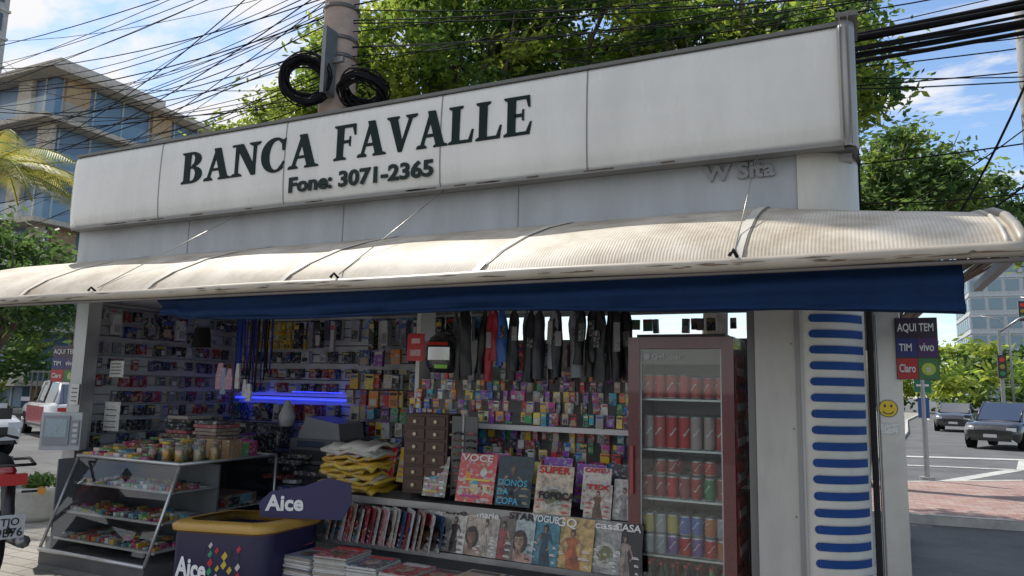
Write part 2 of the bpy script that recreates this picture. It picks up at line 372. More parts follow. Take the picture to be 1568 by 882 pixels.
b.tube([(x,3.71,2.195) for x in xs],.012,6,(.18,.16,.15),"painted")
for i in range(55):
    x=U(-7.3,.5);w=U(.03,.25);zz=U(2.21,2.245);b.tube([(x,3.66,zz),(x+w*.5,3.6565,zz+.002),(x+w,3.66,zz)],[.001,U(.002,.006),.001],4,rc([(.16,.1,.06),(.25,.2,.15),(.1,.08,.06)]),"matte")
b.box((.6,3.7,2.2),(.64,4.8,2.24),(.3,.28,.25),"painted")
b.build("awning",kiosk)
# valance
b=M();rows=[]
xv=[-4.72+i*.06 for i in range(87)]
def zbot(x):
    z=2.045-.03*max(0,(x+2)/2.5)-.06*max(0,(x+.3))+.01*math.sin(x*2.3)
    return z+(.03 if x<-4.5 else 0)
for j in range(9):
    f=j/8;r=[]
    for i,x in enumerate(xv):
        z=2.22*(1-f)+zbot(x)*f
        r.append((x,3.80+.018*math.sin(x*7+f*3)*f+.009*math.sin(x*19+f*4)*f+.024*math.sin(f*11+x*.9),z))
    rows.append(r)
b.grid(rows,(.008,.028,.085),"cloth")
b.tube([(x,3.805,zbot(x)+.005) for x in xv],.012,6,(.008,.025,.075),"cloth")
b.build("blue_valance",kiosk,solid=.002)
# slat walls
b=M();b.box((-7.03,6.90,.1),(-3.4,6.955,2.38),(.05,.05,.05),"matte")
z=.75
while z<2.36:
    b.box((-7.03,6.875,z),(-3.4,6.90,z+.088),(.62,.63,.65),"plastic")
    b.box((-7.07,4.85,z),(-7.035,6.87,z+.088),(.5,.51,.53),"plastic");z+=.1
b.build("slat_wall",kiosk)
b=M();b.box((-3.46,5.38,.1),(-3.42,5.62,2.3),(.6,.6,.58),"plastic")
b.box((-3.42,5.56,.1),(-.62,5.6,2.0),(.4,.4,.4),"painted")
b.build("display_partition",kiosk,bevel=.002)
b=M()
for x in(-5.6,-2.4): b.cyl((x-.6,5.7,2.36),(x+.6,5.7,2.36),.018,None,8,(1,1,1),"fill_glow")  # added glowing tubes, out of view, to brighten the kiosk interior
b.build("added_fill_tubes",kiosk)
b=M();b.box((-7.0,6.80,1.41),(-5.3,6.86,1.42),(1,1,1),"led");b.box((-5.9,6.6,1.5),(-5.2,6.62,1.508),(1,1,1),"led")
b.box((-7.0,6.55,1.39),(-5.2,6.87,1.405),(.3,.3,.35),"glass")
b.build("blue_led_shelf",kiosk)
def packs(m,o,ux,out,L,z,w,h,pal,jit=.3,gap=.25,fill=.9,d=.03,mat="print"):
    x=0;o=V(o);ux=V(ux);out=V(out)
    while x<L:
        ww=w*U(1-jit,1+jit);hh=h*U(1-jit*.6,1+jit*.2)
        if random.random()<fill:
            col=rc(pal);zz=z-hh;dd=d*U(.6,2.2)
            A=Matrix((( ux.x,-out.x,0,0),(ux.y,-out.y,0,0),(0,0,1,0),(0,0,0,1)))
            T=Matrix.Translation(o+ux*x)@A@Matrix.Rotation(U(-.05,.05),4,'Y')
            m.box((0,-dd,zz),(ww,0,z),col,mat,T)
            q=random.random()
            if q<.55: m.box((.08*ww,-dd-.002,zz+hh*.74),(ww*.92,-dd,z-.01*hh/.1),rc([(.6,.6,.6),(.5,.05,.05),(.05,.1,.4),(.6,.45,.08),(.03,.03,.03)]),"plastic",T)
            if q>.3: m.box((.15*ww,-dd-.003,zz+hh*.1),(ww*.85,-dd,zz+hh*.5),rc([(.6,.6,.58),(.03,.03,.04),(.4,.3,.2),(.2,.2,.25),tuple(c*.5 for c in col)]),"printfine",T)
        x+=ww*(1+gap*U(.2,1.5))
b=M();UX=(1,0,0);OUT=(0,-1,0)
for z in(2.33,2.22,2.11): packs(b,(-7.0,6.86,0),UX,OUT,.95,z,.055,.10,[(.75,.55,.03),(.7,.5,.05),(.7,.45,.03)],.1,.15,1)
packs(b,(-5.95,6.86,0),UX,OUT,2.5,2.34,.09,.24,[(.6,.62,.65),(.05,.2,.5),(.03,.03,.03),(.3,.3,.35),(.1,.4,.6)],.3,.12,.95,.05)
packs(b,(-5.9,6.7,0),UX,OUT,2.4,2.3,.07,.32,[(.5,.5,.5),(.05,.2,.5),(.03,.03,.03),(.2,.2,.25)],.3,1.2,.8,.05)
packs(b,(-6.9,6.86,0),UX,OUT,3.3,1.97,.09,.13,GREY+[(.4,.03,.03)],.3,.25,.93,.05)
packs(b,(-6.9,6.86,0),UX,OUT,3.3,1.77,.09,.11,GREY,.3,.25,.93,.05)
packs(b,(-6.9,6.86,0),UX,OUT,1.6,1.60,.1,.11,GREY,.3,.25,.93,.05)
packs(b,(-6.9,6.8,0),UX,OUT,1.6,1.36,.12,.2,GREY,.3,.05,.95,.1)
packs(b,(-7.0,6.7,0),UX,OUT,1.7,1.14,.14,.25,[(.03,.03,.035),(.08,.08,.1),(.15,.12,.1)],.3,.02,.95,.1)
for z in(1.72,1.54,1.37,1.2,1.04,.9): packs(b,(-5.1,6.7+.02*(2-z),0),UX,OUT,1.6,z,.1,.17,PK+[(.75,.6,.05),(.6,.02,.03)],.3,.05,1)
packs(b,(-5.0,6.6,0),UX,OUT,1.5,1.98,.11,.18,PK+GREY,.3,.15,.85)
for z,pal in((2.32,GREY),(2.15,GREY+[(.05,.3,.4)]),(1.98,GREY),(1.81,[(.05,.05,.06),(.3,.03,.04),(.03,.05,.15)]),(1.64,[(.05,.05,.06),(.3,.03,.04),(.2,.2,.22)]),(1.48,[(.25,.03,.03),(.05,.05,.05),(.2,.2,.2)]),(1.33,GREY+[(.3,.02,.02)]),(1.18,GREY),(1.04,GREY)):
    packs(b,(-7.03,6.8,0),(0,-1,0),(1,0,0),1.9,z,.075,.115,pal,.3,.18,.93)
packs(b,(-6.8,5.0,0),(0,1,0),(1,0,0),.9,2.25,.1,.2,[(.6,.6,.62),(.05,.35,.45),(.4,.4,.42),(.03,.03,.03)],.3,.3,.8)
b.build("hanging_packaged_goods")
b=M()
for z in (1.29,.98): b.box((-3.4,5.2,z),(-.65,5.56,z+.02),(.6,.6,.6),"metal");b.box((-3.4,5.195,z-.01),(-.65,5.2,z+.03),(.6,.6,.6),"plastic")
for i,(z,y) in enumerate(((1.42,5.2),(1.50,5.26),(1.58,5.32),(1.66,5.39),(1.74,5.46))):
    packs(b,(-3.38,y,0),UX,OUT,2.72,z,.042,.09,PK,.4,.12,1,.02)
for z,y in((1.08,5.2),(1.14,5.27),(1.20,5.34),(1.28,5.42)): packs(b,(-3.38,y,0),UX,OUT,2.72,z,.05,.09,PK,.4,.08,.98,.02)
packs(b,(-3.35,5.55,0),UX,OUT,2.7,1.96,.1,.2,GREY+PK,.3,.15,.9,.03)
packs(b,(-2.0,5.55,0),UX,OUT,1.3,2.15,.05,.10,[(.6,.6,.62),(.3,.3,.35),(.5,.1,.1),(.1,.3,.15),(.1,.1,.1)],.5,.9,.85,.02)
b.build("sweets_and_toys_display")
# hanging packets on rail
b=M();b.cyl((-3.1,5.0,2.2),(-1.3,5.0,2.2),.01,None,8,(.5,.5,.5),"metal")
x=-2.86
while x<-1.42:
    w=U(.06,.095);h=U(.38,.55);col=(.012,.012,.014)
    if abs(x+2.56)<.045: col=(.35,.02,.03)
    elif abs(x+2.46)<.045: col=(.03,.12,.4)
    elif random.random()<.25: col=(.04,.04,.05)
    elif random.random()<.12: col=(.2,.22,.25)
    yy=5.0+U(-.1,.08);T=TR(x,yy,2.19-h,U(-.7,.7))@Matrix.Rotation(U(-.08,.08),4,'Y')
    rows=[]
    for j in range(10):
        f=j/9;ww=w*(.5 if j<8 else (.4 if j==8 else .12))*(1+.12*math.sin(f*9+x*30));hh=h*f
        rows.append([(ww*math.cos(t),.022*math.sin(t)*(1+.5*math.sin(f*12+x*20+t*2)),hh) for t in [2*pi*k/10 for k in range(11)]])
    b.grid(rows,col,"plastic",True,T);b.poly([p for p in rows[0][:-1]],col,"plastic",T)
    if random.random()<.6: b.box((-w*.28,-.036,h*U(.35,.5)),(w*.28,-.028,h*U(.6,.78)),rc([(.1,.1,.1),(.03,.03,.03),(.25,.25,.25)]),"printfine",T)
    b.tube([(0,0,h),(0,-.01,h+.02),(0,.01,h+.03)],.003,5,(.6,.6,.6),"metal",T)
    x+=w*U(.5,.9)
    if -2.36<x<-2.3: x+=.08
b.build("hanging_umbrellas")
b=M();T=TR(-2.98,5.05,1.86,rad(-20))
b.lathe([(.02,.17),(.07,.16),(.12,.12),(.145,.05),(.15,-.02),(.14,-.1),(.115,-.15),(.1,-.15)],(0,0,0),20,(.02,.02,.025),"carpaint",T)
b.grid([[(.153*math.sin(rad(a)),-.153*math.cos(rad(a)),z) for a in range(-65,66,13)] for z in(-.055,.045)],(.02,.02,.02),"carglass",True,T)
b.grid([[(r*math.sin(rad(a)),-r*math.cos(rad(a)),z) for a in range(-60,61,12)] for r,z in((.148,.06),(.14,.085))],(.5,.03,.02),"plastic",True,T)
b.grid([[(.15*math.sin(rad(a)),-.15*math.cos(rad(a)),z) for a in range(20,61,8)] for z in(-.12,-.09)],(.2,.5,.05),"plastic",True,T)
b.tube([(0,0,.17),(0,0,.33)],.004,5,(.5,.5,.5),"metal",T)
b.build("motorcycle_helmet")
b=M();T=TR(-3.30,5.0,1.80);b.box((0,0,0),(.16,.004,.22),(.45,.02,.03),"plastic",T);b.box((.04,-.002,.14),(.12,0,.18),(.6,.4,.4),"printfine",T);b.box((.03,-.002,.04),(.13,0,.09),(.5,.25,.25),"printfine",T);b.tube([(.08,0,.22),(.08,0,.42)],.003,5,(.3,.3,.3),"metal",T)
b.build("red_notice_card")
b=M()
for i in range(26):
    x=-5.5+i*.017;y=5.35+U(-.05,.05);z0=2.35;l=U(.5,.85)
    c=rc([(.02,.04,.2),(.02,.02,.02),(.02,.02,.03),(.2,.02,.03),(.03,.06,.3),(.3,.05,.2)])
    b.tube([(x,y,z0),(x+U(-.01,.01),y,z0-l/2),(x+U(-.03,.03),y,z0-l)],.008,5,c,"cloth")
for i in range(6):
    T=TR(-5.72+i*.085,5.3+U(-.03,.03),1.42+U(0,.12),U(-.4,.4));w=U(.05,.08);h=U(.16,.26)
    b.prism([(0,0),(w,0),(w*1.05,h*.5),(w*.8,h),(w*.2,h),(-.05*w,h*.5)],0,.02,rc([(.5,.52,.55),(.3,.3,.33),(.2,.25,.4),(.45,.2,.3)]),"print",T)
b.cyl((-5.83,5.2,1.93),(-5.83,5.2,2.12),.09,.07,14,(.015,.015,.018),"cloth")
b.build("hanging_lanyards")
# glass counter
b=M();CH=(.6,.6,.6)
fx0,fx1=-6.52,-5.2
yb,yt=4.25,4.52;yk=5.65;zt=.9
b.box((fx0,yt,zt-.012),(fx1,yk,zt),(.5,.55,.55),"glass")
for x in (fx0,fx1):
    b.tube([(x,yb,.12),(x,yt,zt-.02)],.014,6,CH,"metal");b.tube([(x,yk,.1),(x,yk,zt)],.014,6,CH,"metal");b.tube([(x,yt,zt),(x,yk,zt)],.014,6,CH,"metal")
b.tube([(fx0,yt,zt),(fx1,yt,zt)],.018,6,CH,"metal");b.tube([(fx0,yb,.12),(fx1,yb,.12)],.02,6,CH,"metal");b.tube([(fx0,yk,zt),(fx1,yk,zt)],.014,6,CH,"metal")
b.poly([(fx0,yb,.12),(fx1,yb,.12),(fx1,yt,zt-.02),(fx0,yt,zt-.02)],(1,1,1),"glass")
b.poly([(fx1+.003,yb,.12),(fx1+.003,yk,.12),(fx1+.003,yk,zt-.02),(fx1+.003,yt,zt-.02)],(1,1,1),"glass")
b.box((fx0,yb,0),(fx1,yk,.11),(.12,.12,.13),"painted")
b.box((fx0-.02,yb+.1,.1),(fx0-.005,yk,zt-.02),(.15,.15,.16),"painted")
for z,y in((.66,4.5),(.42,4.42),(.2,4.36)):
    b.box((fx0+.02,y,z),(fx1-.02,4.95,z+.008),(.35,.37,.38),"plastic")
    b.box((fx0+.02,y-.01,z-.006),(fx1-.02,y,z+.014),(.6,.6,.6),"metal")
b.box((fx0+.02,4.96,.11),(fx1-.02,4.98,.86),(.16,.16,.17),"painted")
b.box((fx0+.1,5.0,.45),(fx1-.03,5.6,.46),(.5,.5,.5),"plastic")
b.build("glass_display_counter")
b=M()
CF=[(.15,.4,.12),(.5,.03,.03),(.6,.5,.4),(.6,.25,.04),(.1,.3,.4),(.3,.12,.05),(.03,.03,.03),(.6,.6,.6),(.6,.4,.03),(.4,.03,.15)]
for z,y in((.668,4.52),(.428,4.45),(.208,4.4)):
    for j in range(4):
        x=fx0+.06
        while x<fx1-.1:
            w=U(.02,.06);h=U(.01,.045)
            b.box((x,y+j*.1,z+.001),(x+w,y+j*.1+U(.05,.09),z+h),rc(CF),"print");x+=w+U(.003,.02)
for j in range(9):
    x=fx0+.02;y=4.55+j*.1
    while x<fx1-.05:
        w=U(.04,.10);h=(U(.02,.05)+.014*j)
        if not(x>-5.72 and j<7): b.box((x,y,zt+.002),(x+w,y+.09,zt+h),rc(CF),"print",None)
        x+=w+U(.0,.01)
for i in range(14): b.box((-5.9+U(0,.6),5.05+U(0,.4),.462),(-5.3+U(0,.08),5.1+U(0,.4),.47+U(0,.1)),rc(CF),"print")
b.build("counter_confectionery")
b=M()
for i in range(9):
    x=-5.66+.055*i+U(-.01,.01);y=4.62+.14*(i%3);h=.13
    b.lathe([(.0,.0),(.04,.0),(.043,.02),(.043,h),(.035,h+.02)],(x,y,zt+.002),14,(.8,.8,.8),"glass")
    b.lathe([(.0,.004),(.038,.004),(.038,h*U(.5,.9)),(0,h*.9)],(x,y,zt+.002),12,rc([(.4,.2,.03),(.4,.3,.2),(.2,.06,.03),(.5,.25,.05),(.5,.4,.05)]),"print")
    b.lathe([(.0,h+.04),(.04,h+.04),(.041,h+.015),(.0,h+.015)],(x,y,zt+.002),14,rc([(.02,.02,.02),(.3,.25,.2),(.3,.3,.3),(.5,.35,.05)]),"plastic")
for i in range(5): b.box((-5.7+i*.1,5.05,zt+.002),(-5.61+i*.1,5.2,zt+.17),rc([(.2,.1,.05),(.35,.2,.1),(.5,.3,.1),(.1,.1,.1)]),"print")
b.build("sweet_jars")
b=M()
for i in range(9):
    z=1.08+i*.035 if i<5 else 1.08+(i-5)*.035
    x=-6.35 if i<5 else -5.95
    b.box((x+U(-.02,.02),5.3,z),(x+.3,5.6,z+.03),rc([(.3,.2,.15),(.4,.35,.3),(.05,.05,.05),(.4,.1,.1)]),"print")
for x in(-6.4,-5.9): b.box((x,5.28,.92),(x+.42,5.62,1.075),(.15,.10,.07),"print")
b.build("boxed_stock")
b=M()
b.box((-5.6,6.0,.1),(-4.2,6.6,.78),(.05,.05,.06),"painted")
b.box((-5.35,6.0,.79),(-4.7,6.5,1.04),(.10,.105,.12),"plastic");b.box((-5.3,5.96,.84),(-4.78,6.0,.93),(.03,.03,.035),"plastic")
b.prism([(-5.3,1.04),(-4.75,1.04),(-4.78,1.2),(-5.2,1.26)],6.05,6.45,(.2,.22,.24),"plastic")
b.box((-5.25,5.99,.96),(-4.9,6.0,1.02),(.03,.05,.08),"plastic")
for i in range(12): b.box((-5.55+U(0,1.2),5.7+U(0,.2),.3+.05*i),(-5.3+U(.0,.3),5.98,.34+.05*i),rc(GREY),"print")
b.build("office_printer",bevel=.012)
b=M()
b.lathe([(0,0),(.07,.0),(.09,.1),(.05,.2),(.03,.26),(0,.28)],(-5.5,6.1,1.15),10,(.5,.5,.52),"cloth")
b.box((-6.6,5.9,.1),(-5.7,6.4,.85),(.04,.04,.045),"painted")
for i in range(10): b.box((-6.6+i*.09,5.9+U(0,.1),.86),(-6.53+i*.09,6.2,.86+U(.05,.22)),rc(GREY),"print")
b.build("back_counter_goods")
b=M();T=TR(-3.2,4.86,.79,rad(8))
b.box((0,0,0),(.36,.3,.6),(.05,.022,.014),"painted",T)
for i in range(6):
    for j in range(2):
        b.box((.02+j*.17,-.012,.03+i*.095),(.17+j*.17,-.002,.105+i*.095),(.07,.032,.02),"painted",T)
        b.cyl((.095+j*.17,-.012,.067+i*.095),(.095+j*.17,-.03,.067+i*.095),.014,None,10,(.4,.35,.25),"metal",T)
    for j in range(4): b.cyl((.362,.04+j*.07,.067+i*.095),(.38,.04+j*.07,.067+i*.095),.014,None,8,(.4,.35,.25),"metal",T)
b.build("wooden_drawer_rack",bevel=.003)
b=M()
for i in range(10):
    z=1.25-i*.05
    for j in range(2): b.tube([(-2.78+j*.11,4.9,z),(-2.74+j*.11,4.88,z+.012),(-2.70+j*.11,4.9,z)],.008,5,rc([(.02,.02,.02),(.2,.1,.05),(.3,.1,.1)]),"plastic")
b.cyl((-2.72,4.93,.79),(-2.72,4.93,1.4),.012,None,8,(.3,.3,.3),"metal");b.box((-2.82,4.93,.79),(-2.6,4.94,1.38),(.10,.1,.1),"painted")
b.build("sunglasses_stand")
b=M()
for i in range(12):
    z=.785+i*.030;dx=U(-.05,.05);dy=U(-.03,.03)
    col=rc([(.6,.38,.03),(.62,.42,.06),(.6,.55,.42),(.6,.36,.04)])
    if i>8: col=(.55,.52,.46)
    w=U(.10,.125)
    rows=[]
    for a in range(6):
        rows.append([(-3.87+dx+w*.5*bb,4.72+dy+.08*a,z+.012*math.sin(a*1.9+i)+.014*math.sin(bb*1.3+i*2)+.006*math.sin(bb*3.7+a*2)+(.004 if a==0 else .018)) for bb in range(9)])
    b.grid(rows,col,"plastic")
    b.grid([[(p[0],p[1]+.01,p[2]-.024) for p in rows[0]],rows[0]],tuple(c*.8 for c in col),"print")
    b.grid([[(r[-1][0],r[-1][1],r[-1][2]-.024) for r in rows],[r[-1] for r in rows]],col,"plastic")
b.build("wrapped_newspaper_bundles",solid=.004)
# ---------------- magazine rack
rack=M()
rack.box((-3.88,4.72,.72),(-1.36,5.2,.745),(.3,.3,.3),"metal")
rack.box((-3.88,4.70,.715),(-1.36,4.718,.765),(.3,.3,.3),"metal")
rack.box((-3.88,4.66,.41),(-1.36,5.0,.43),(.3,.3,.3),"metal");rack.box((-3.88,4.64,.405),(-1.36,4.655,.445),(.35,.35,.35),"metal")
rack.box((-3.88,4.95,.1),(-1.36,4.97,.72),(.3,.3,.3),"painted")
rack.box((-4.05,4.12,.1),(-1.36,4.63,.2),(.25,.25,.26),"painted")
rackob=rack.build("magazine_rack")
def cover(x,y,z,w,h,bg,title=None,tc=(.8,.8,.8),kind="person",skin=(.4,.25,.17),cl=(.1,.1,.1),tilt=-14,rz=0,name="magazine",tsize=.2,hair=None,tw=.85):
    T=TR(x,y,z,rad(rz),rad(tilt));m=M()
    hair=hair or rc([(.02,.015,.01),(.04,.025,.015),(.10,.06,.03),(.01,.01,.01)])
    m.box((0,0,0),(w,.006,h),bg,"print" if kind=="busy" else "photo",T)
    e=-.0012
    def el(cx,cz,rx,rz2,c,yy,n=16,mt="photo",a=0):
        ca,sa=math.cos(a),math.sin(a)
        m.poly([(max(.001,min(w-.001,cx+rx*math.cos(2*pi*i/n)*ca-rz2*math.sin(2*pi*i/n)*sa)),yy,cz+rx*math.cos(2*pi*i/n)*sa+rz2*math.sin(2*pi*i/n)*ca) for i in range(n)],c,mt,T)
    def cl_(x): return max(.002,min(w-.002,x))
    if kind=="person":  # three-quarter-length fashion figure, posed
        c0=w*U(.42,.6);hr=h*.058;hz=h*U(.70,.76);lean=U(-.06,.06)*w;dk=tuple(k*.6 for k in cl)
        sh=hz-hr*1.9;hip=h*.28
        m.poly([(cl_(c0-w*.16+lean),e,.002),(cl_(c0+w*.22+lean),e,.002),(cl_(c0+w*.15),e,hip),(cl_(c0+w*.10),e,(sh+hip)/2),(cl_(c0+w*.19),e,sh-h*.02),(c0+w*.04,e,sh+h*.015),(c0-w*.05,e,sh+h*.015),(cl_(c0-w*.19),e,sh-h*.03),(cl_(c0-w*.09),e,(sh+hip)/2),(cl_(c0-w*.15),e,hip)],cl,"photo",T)
        m.poly([(cl_(c0+w*.02),e*1.4,.002),(cl_(c0+w*.2+lean),e*1.4,.002),(cl_(c0+w*.14),e*1.4,hip),(c0+w*.03,e*1.4,sh-h*.05)],dk,"photo",T)
        for s in(-1,1):
            ex=cl_(c0+s*w*U(.24,.36));ez=U(.38,.5)*h;hx=cl_(c0+s*w*U(.05,.2));
            m.poly([(cl_(c0+s*w*.19),e*1.7,sh-h*.02),(cl_(c0+s*w*.12),e*1.7,sh-h*.05),(cl_(ex-s*w*.05),e*1.7,ez),(ex,e*1.7,ez-h*.02)],rc([skin,cl]),"photo",T)
            m.poly([(ex,e*2,ez+h*.01),(cl_(ex-s*w*.05),e*2,ez-h*.02),(hx,e*2,h*.3),(cl_(hx+s*w*.04),e*2,h*.285)],skin,"photo",T)
        m.poly([(c0-w*.03,e*2,sh),(c0+w*.035,e*2,sh),(c0+w*.03,e*2,hz),(c0-w*.03,e*2,hz)],tuple(k*.7 for k in skin),"photo",T)
        el(c0+w*.01,hz-hr*.25,hr*.95,hr*1.5,hair,e*1.6,14);el(c0,hz,hr*.66,hr*.95,skin,e*2.8,12);el(c0+hr*.1,hz+hr*.7,hr*.8,hr*.5,hair,e*3.4,12,"photo",.3)
    elif kind=="face":
        s=U(1.5,1.9);c0=w*U(.45,.58);hz=h*U(.42,.5);a=U(-.2,.2)
        m.poly([(cl_(c0-w*.5*s),e,0.002),(cl_(c0+w*.4*s),e,0.002),(cl_(c0+w*.33*s),e,hz-h*.24*s+h*.05),(c0+w*.1,e,hz-h*.13*s),(c0-w*.1,e,hz-h*.13*s),(cl_(c0-w*.31*s),e,max(.004,hz-h*.2*s))],cl,"photo",T)
        el(c0+w*.03,hz-h*.02*s,w*.17*s,min(h*.155*s,hz-.003),hair,e*1.3,18,"photo",a)
        m.poly([(c0-w*.06*s,e*1.8,max(.004,hz-h*.2*s)),(c0+w*.07*s,e*1.8,max(.004,hz-h*.2*s)),(c0+w*.05*s,e*1.8,hz),(c0-w*.05*s,e*1.8,hz)],tuple(k*.6 for k in skin),"photo",T)
        el(c0,hz-h*.01,w*.105*s,h*.11*s,skin,e*2.4,18,"photo",a)
        el(c0+w*.05*s,hz-h*.01,w*.05*s,h*.10*s,tuple(k*.6 for k in skin),e*3,14,"photo",a)
        el(c0-w*.01,hz+h*.085*s,w*.12*s,h*.045*s,hair,e*3.5,12,"photo",a*.6+.2)
        for sx in(-1,1): el(c0+sx*w*.045*s,hz+h*.012*s,w*.026*s,h*.007*s,tuple(k*.2 for k in skin),e*4,8,"photo",a)
        el(c0+w*.005,hz-h*.02*s,w*.012*s,h*.02*s,tuple(k*.7 for k in skin),e*4,8,"photo",a)
        el(c0,hz-h*.058*s,w*.032*s,h*.008*s,(.25,.05,.05),e*4,8,"photo",a)
    elif kind=="busy":
        for k in range(8):
            cx=w*U(.2,.8);cz=h*U(.12,.62);el(cx,cz,w*U(.05,.15),h*U(.04,.1),tuple(c*.8 for c in rc(PK)),e*(1+k*.3),rc([5,7,12]),"print",U(-1,1));
        for k in range(3):
            zz=h*(.1+.17*k);x0=w*U(.08,.3);m.box((x0,e*5,zz),(w*U(.5,.9),e*4,zz+h*.04),tuple(c*.8 for c in rc(PK)),"plastic",T)
    elif kind=="food":
        el(w*.5,h*.35,w*.38,h*.25,(.45,.43,.38),e);el(w*.5,h*.36,w*.28,h*.17,(.13,.13,.06),e*2,16,"print")
    for k in range(6):
        zz=h*(.06+.07*k);L=U(.1,.28);sx=w*.06 if k%2 else w*(.94-L)
        for q in range(2): m.poly([(sx,e*4.8,zz+q*h*.024),(sx+w*L*(1-.2*q),e*4.8,zz+q*h*.024),(sx+w*L*(1-.2*q),e*4.8,zz+h*.014+q*h*.024),(sx,e*4.8,zz+h*.014+q*h*.024)],tc,"plastic",T)
    ob=m.build(name,rackob)
    if title: txt(title,T@TR(w*.06,-.008,h*(.99-tsize*.75)),h*tsize,tc,rackob,"cover_title",width=w*tw,ext=.0008,off=.0015)
    return ob
y1=4.76;z1=.785
cover(-3.02,4.85,z1,.2,.3,(.25,.2,.17),kind="busy")
cover(-2.68,y1,z1,.30,.345,(.5,.08,.07),"VOCE",(.65,.6,.55),"busy",tsize=.2)
cover(-2.36,y1,z1,.27,.345,(.012,.04,.055),None,(.4,.33,.15),"person",cl=(.02,.03,.05),skin=(.25,.15,.09))
txt("DONOS\nDA\nCOPA",TR(-2.33,y1-.014,z1+.14,0,rad(-14)),.062,(.08,.35,.5),rackob,"cover_title",ext=.001,off=.001)
cover(-2.05,y1-.03,z1-.03,.27,.33,(.55,.45,.34),"SUPER",(.5,.03,.03),"food",tsize=.2)
txt("FOFOCA",TR(-2.01,y1-.034,z1+.08,0,rad(-14)),.065,(.02,.02,.02),rackob,"cover_title",ext=.001,off=.003)
cover(-1.73,y1+.03,z1+.02,.2,.28,(.55,.48,.43),"CAPITU",(.55,.06,.06),"busy",tsize=.14)
cover(-1.69,y1-.03,z1-.02,.19,.22,(.5,.43,.38),"TEX",(.45,.03,.03),"person",cl=(.15,.08,.04))
cover(-1.50,y1-.0,z1-.02,.16,.26,(.55,.53,.5),None,(.3,.3,.3),"person",cl=(.3,.3,.3))
for i in range(9): cover(-3.6+i*.25,4.98+.01*(i%2),z1+U(.02,.07),.22,.27,rc(PK),None,rc(PK),"busy")
x=-3.80;cols=[(.35,.03,.04),(.06,.06,.07),(.4,.38,.35),(.25,.03,.05),(.04,.08,.16),(.4,.2,.2),(.5,.47,.44),(.02,.02,.03),(.35,.24,.2),(.3,.06,.12),(.4,.4,.43),(.2,.17,.14)]
for i in range(22):
    cover(x,4.68+.006*(i%2),.448,.2,.27*U(.9,1.02),rc(cols),None,(.5,.5,.5),rc(["person","face","busy"]),rz=-38+U(-7,7),cl=rc(cols),tilt=-10);x+=.045
seq=[(-2.95,.2,(.5,.48,.44),None,"person",(.4,.28,.16)),(-2.86,.2,(.38,.34,.3),None,"face",(.3,.22,.22)),(-2.74,.2,(.5,.48,.44),"Elle","person",(.06,.05,.05)),(-2.60,.21,(.42,.36,.3),None,"face",(.3,.2,.15)),(-2.48,.2,(.36,.33,.3),"marie","person",(.45,.4,.35)),(-2.36,.2,(.14,.12,.1),None,"person",(.3,.06,.06)),(-2.23,.22,(.36,.43,.43),"STAR","face",(.4,.24,.2)),(-2.05,.22,(.05,.2,.27),"VOGUE","person",(.02,.05,.08)),(-1.88,.29,(.5,.34,.13),"GQ","person",(.45,.12,.04)),(-1.61,.2,(.3,.3,.28),"casa","food",(.3,.3,.3)),(-1.47,.2,(.018,.018,.022),"CASA","person",(.3,.25,.2))]
for i,(x,w,bg,t,k,cl) in enumerate(seq):
    cover(x+.0,4.665-.004*i,.452,w,.30*(1.06 if i>5 else 1),bg,t,(.68,.66,.63) if sum(bg)<1.2 or t=="GQ" else (.04,.03,.03),k,cl=cl,rz=-4,tilt=-13,tsize=.24 if t=="GQ" else .19,skin=rc([(.38,.25,.17),(.33,.2,.14),(.22,.13,.08)]),tw=.5 if t=="GQ" else .88)
b=M();x=-4.0
while x<-1.45:
    w=U(.2,.28);top=.36+U(-.02,.07)
    zz=.2;white=(-3.35<x<-2.8);r0=U(-.08,.08)
    while zz<top:
        t=U(.005,.010);T=TR(x+U(-.008,.008),4.2+U(-.008,.008),zz,r0+U(-.02,.02))
        c=(.55,.54,.51) if white or random.random()<.5 else rc([(.45,.43,.4),(.3,.06,.06),(.35,.3,.25),(.15,.15,.2)])
        b.box((0,0,0),(w,.32,t-.001),c,"matte",T);zz+=t
    c=rc([(.45,.42,.37),(.35,.05,.05),(.1,.1,.12),(.25,.3,.35),(.4,.3,.2)])
    T=TR(x,4.2,zz+.001,r0)
    b.box((0,0,0),(w,.32,.003),c,"print",T)
    b.box((.02,.25,.003),(w-.03,.3,.005),rc([(.5,.5,.5),(.5,.05,.05),(.05,.05,.05)]),"plastic",T)
    b.poly([(w*.5+.06*math.cos(2*pi*i/14),.13+.08*math.sin(2*pi*i/14),.006) for i in range(14)],rc([(.4,.28,.2),(.2,.14,.1),(.4,.34,.28)]),"photo",T)
    x+=w+U(.01,.03)
b.build("magazine_stack")
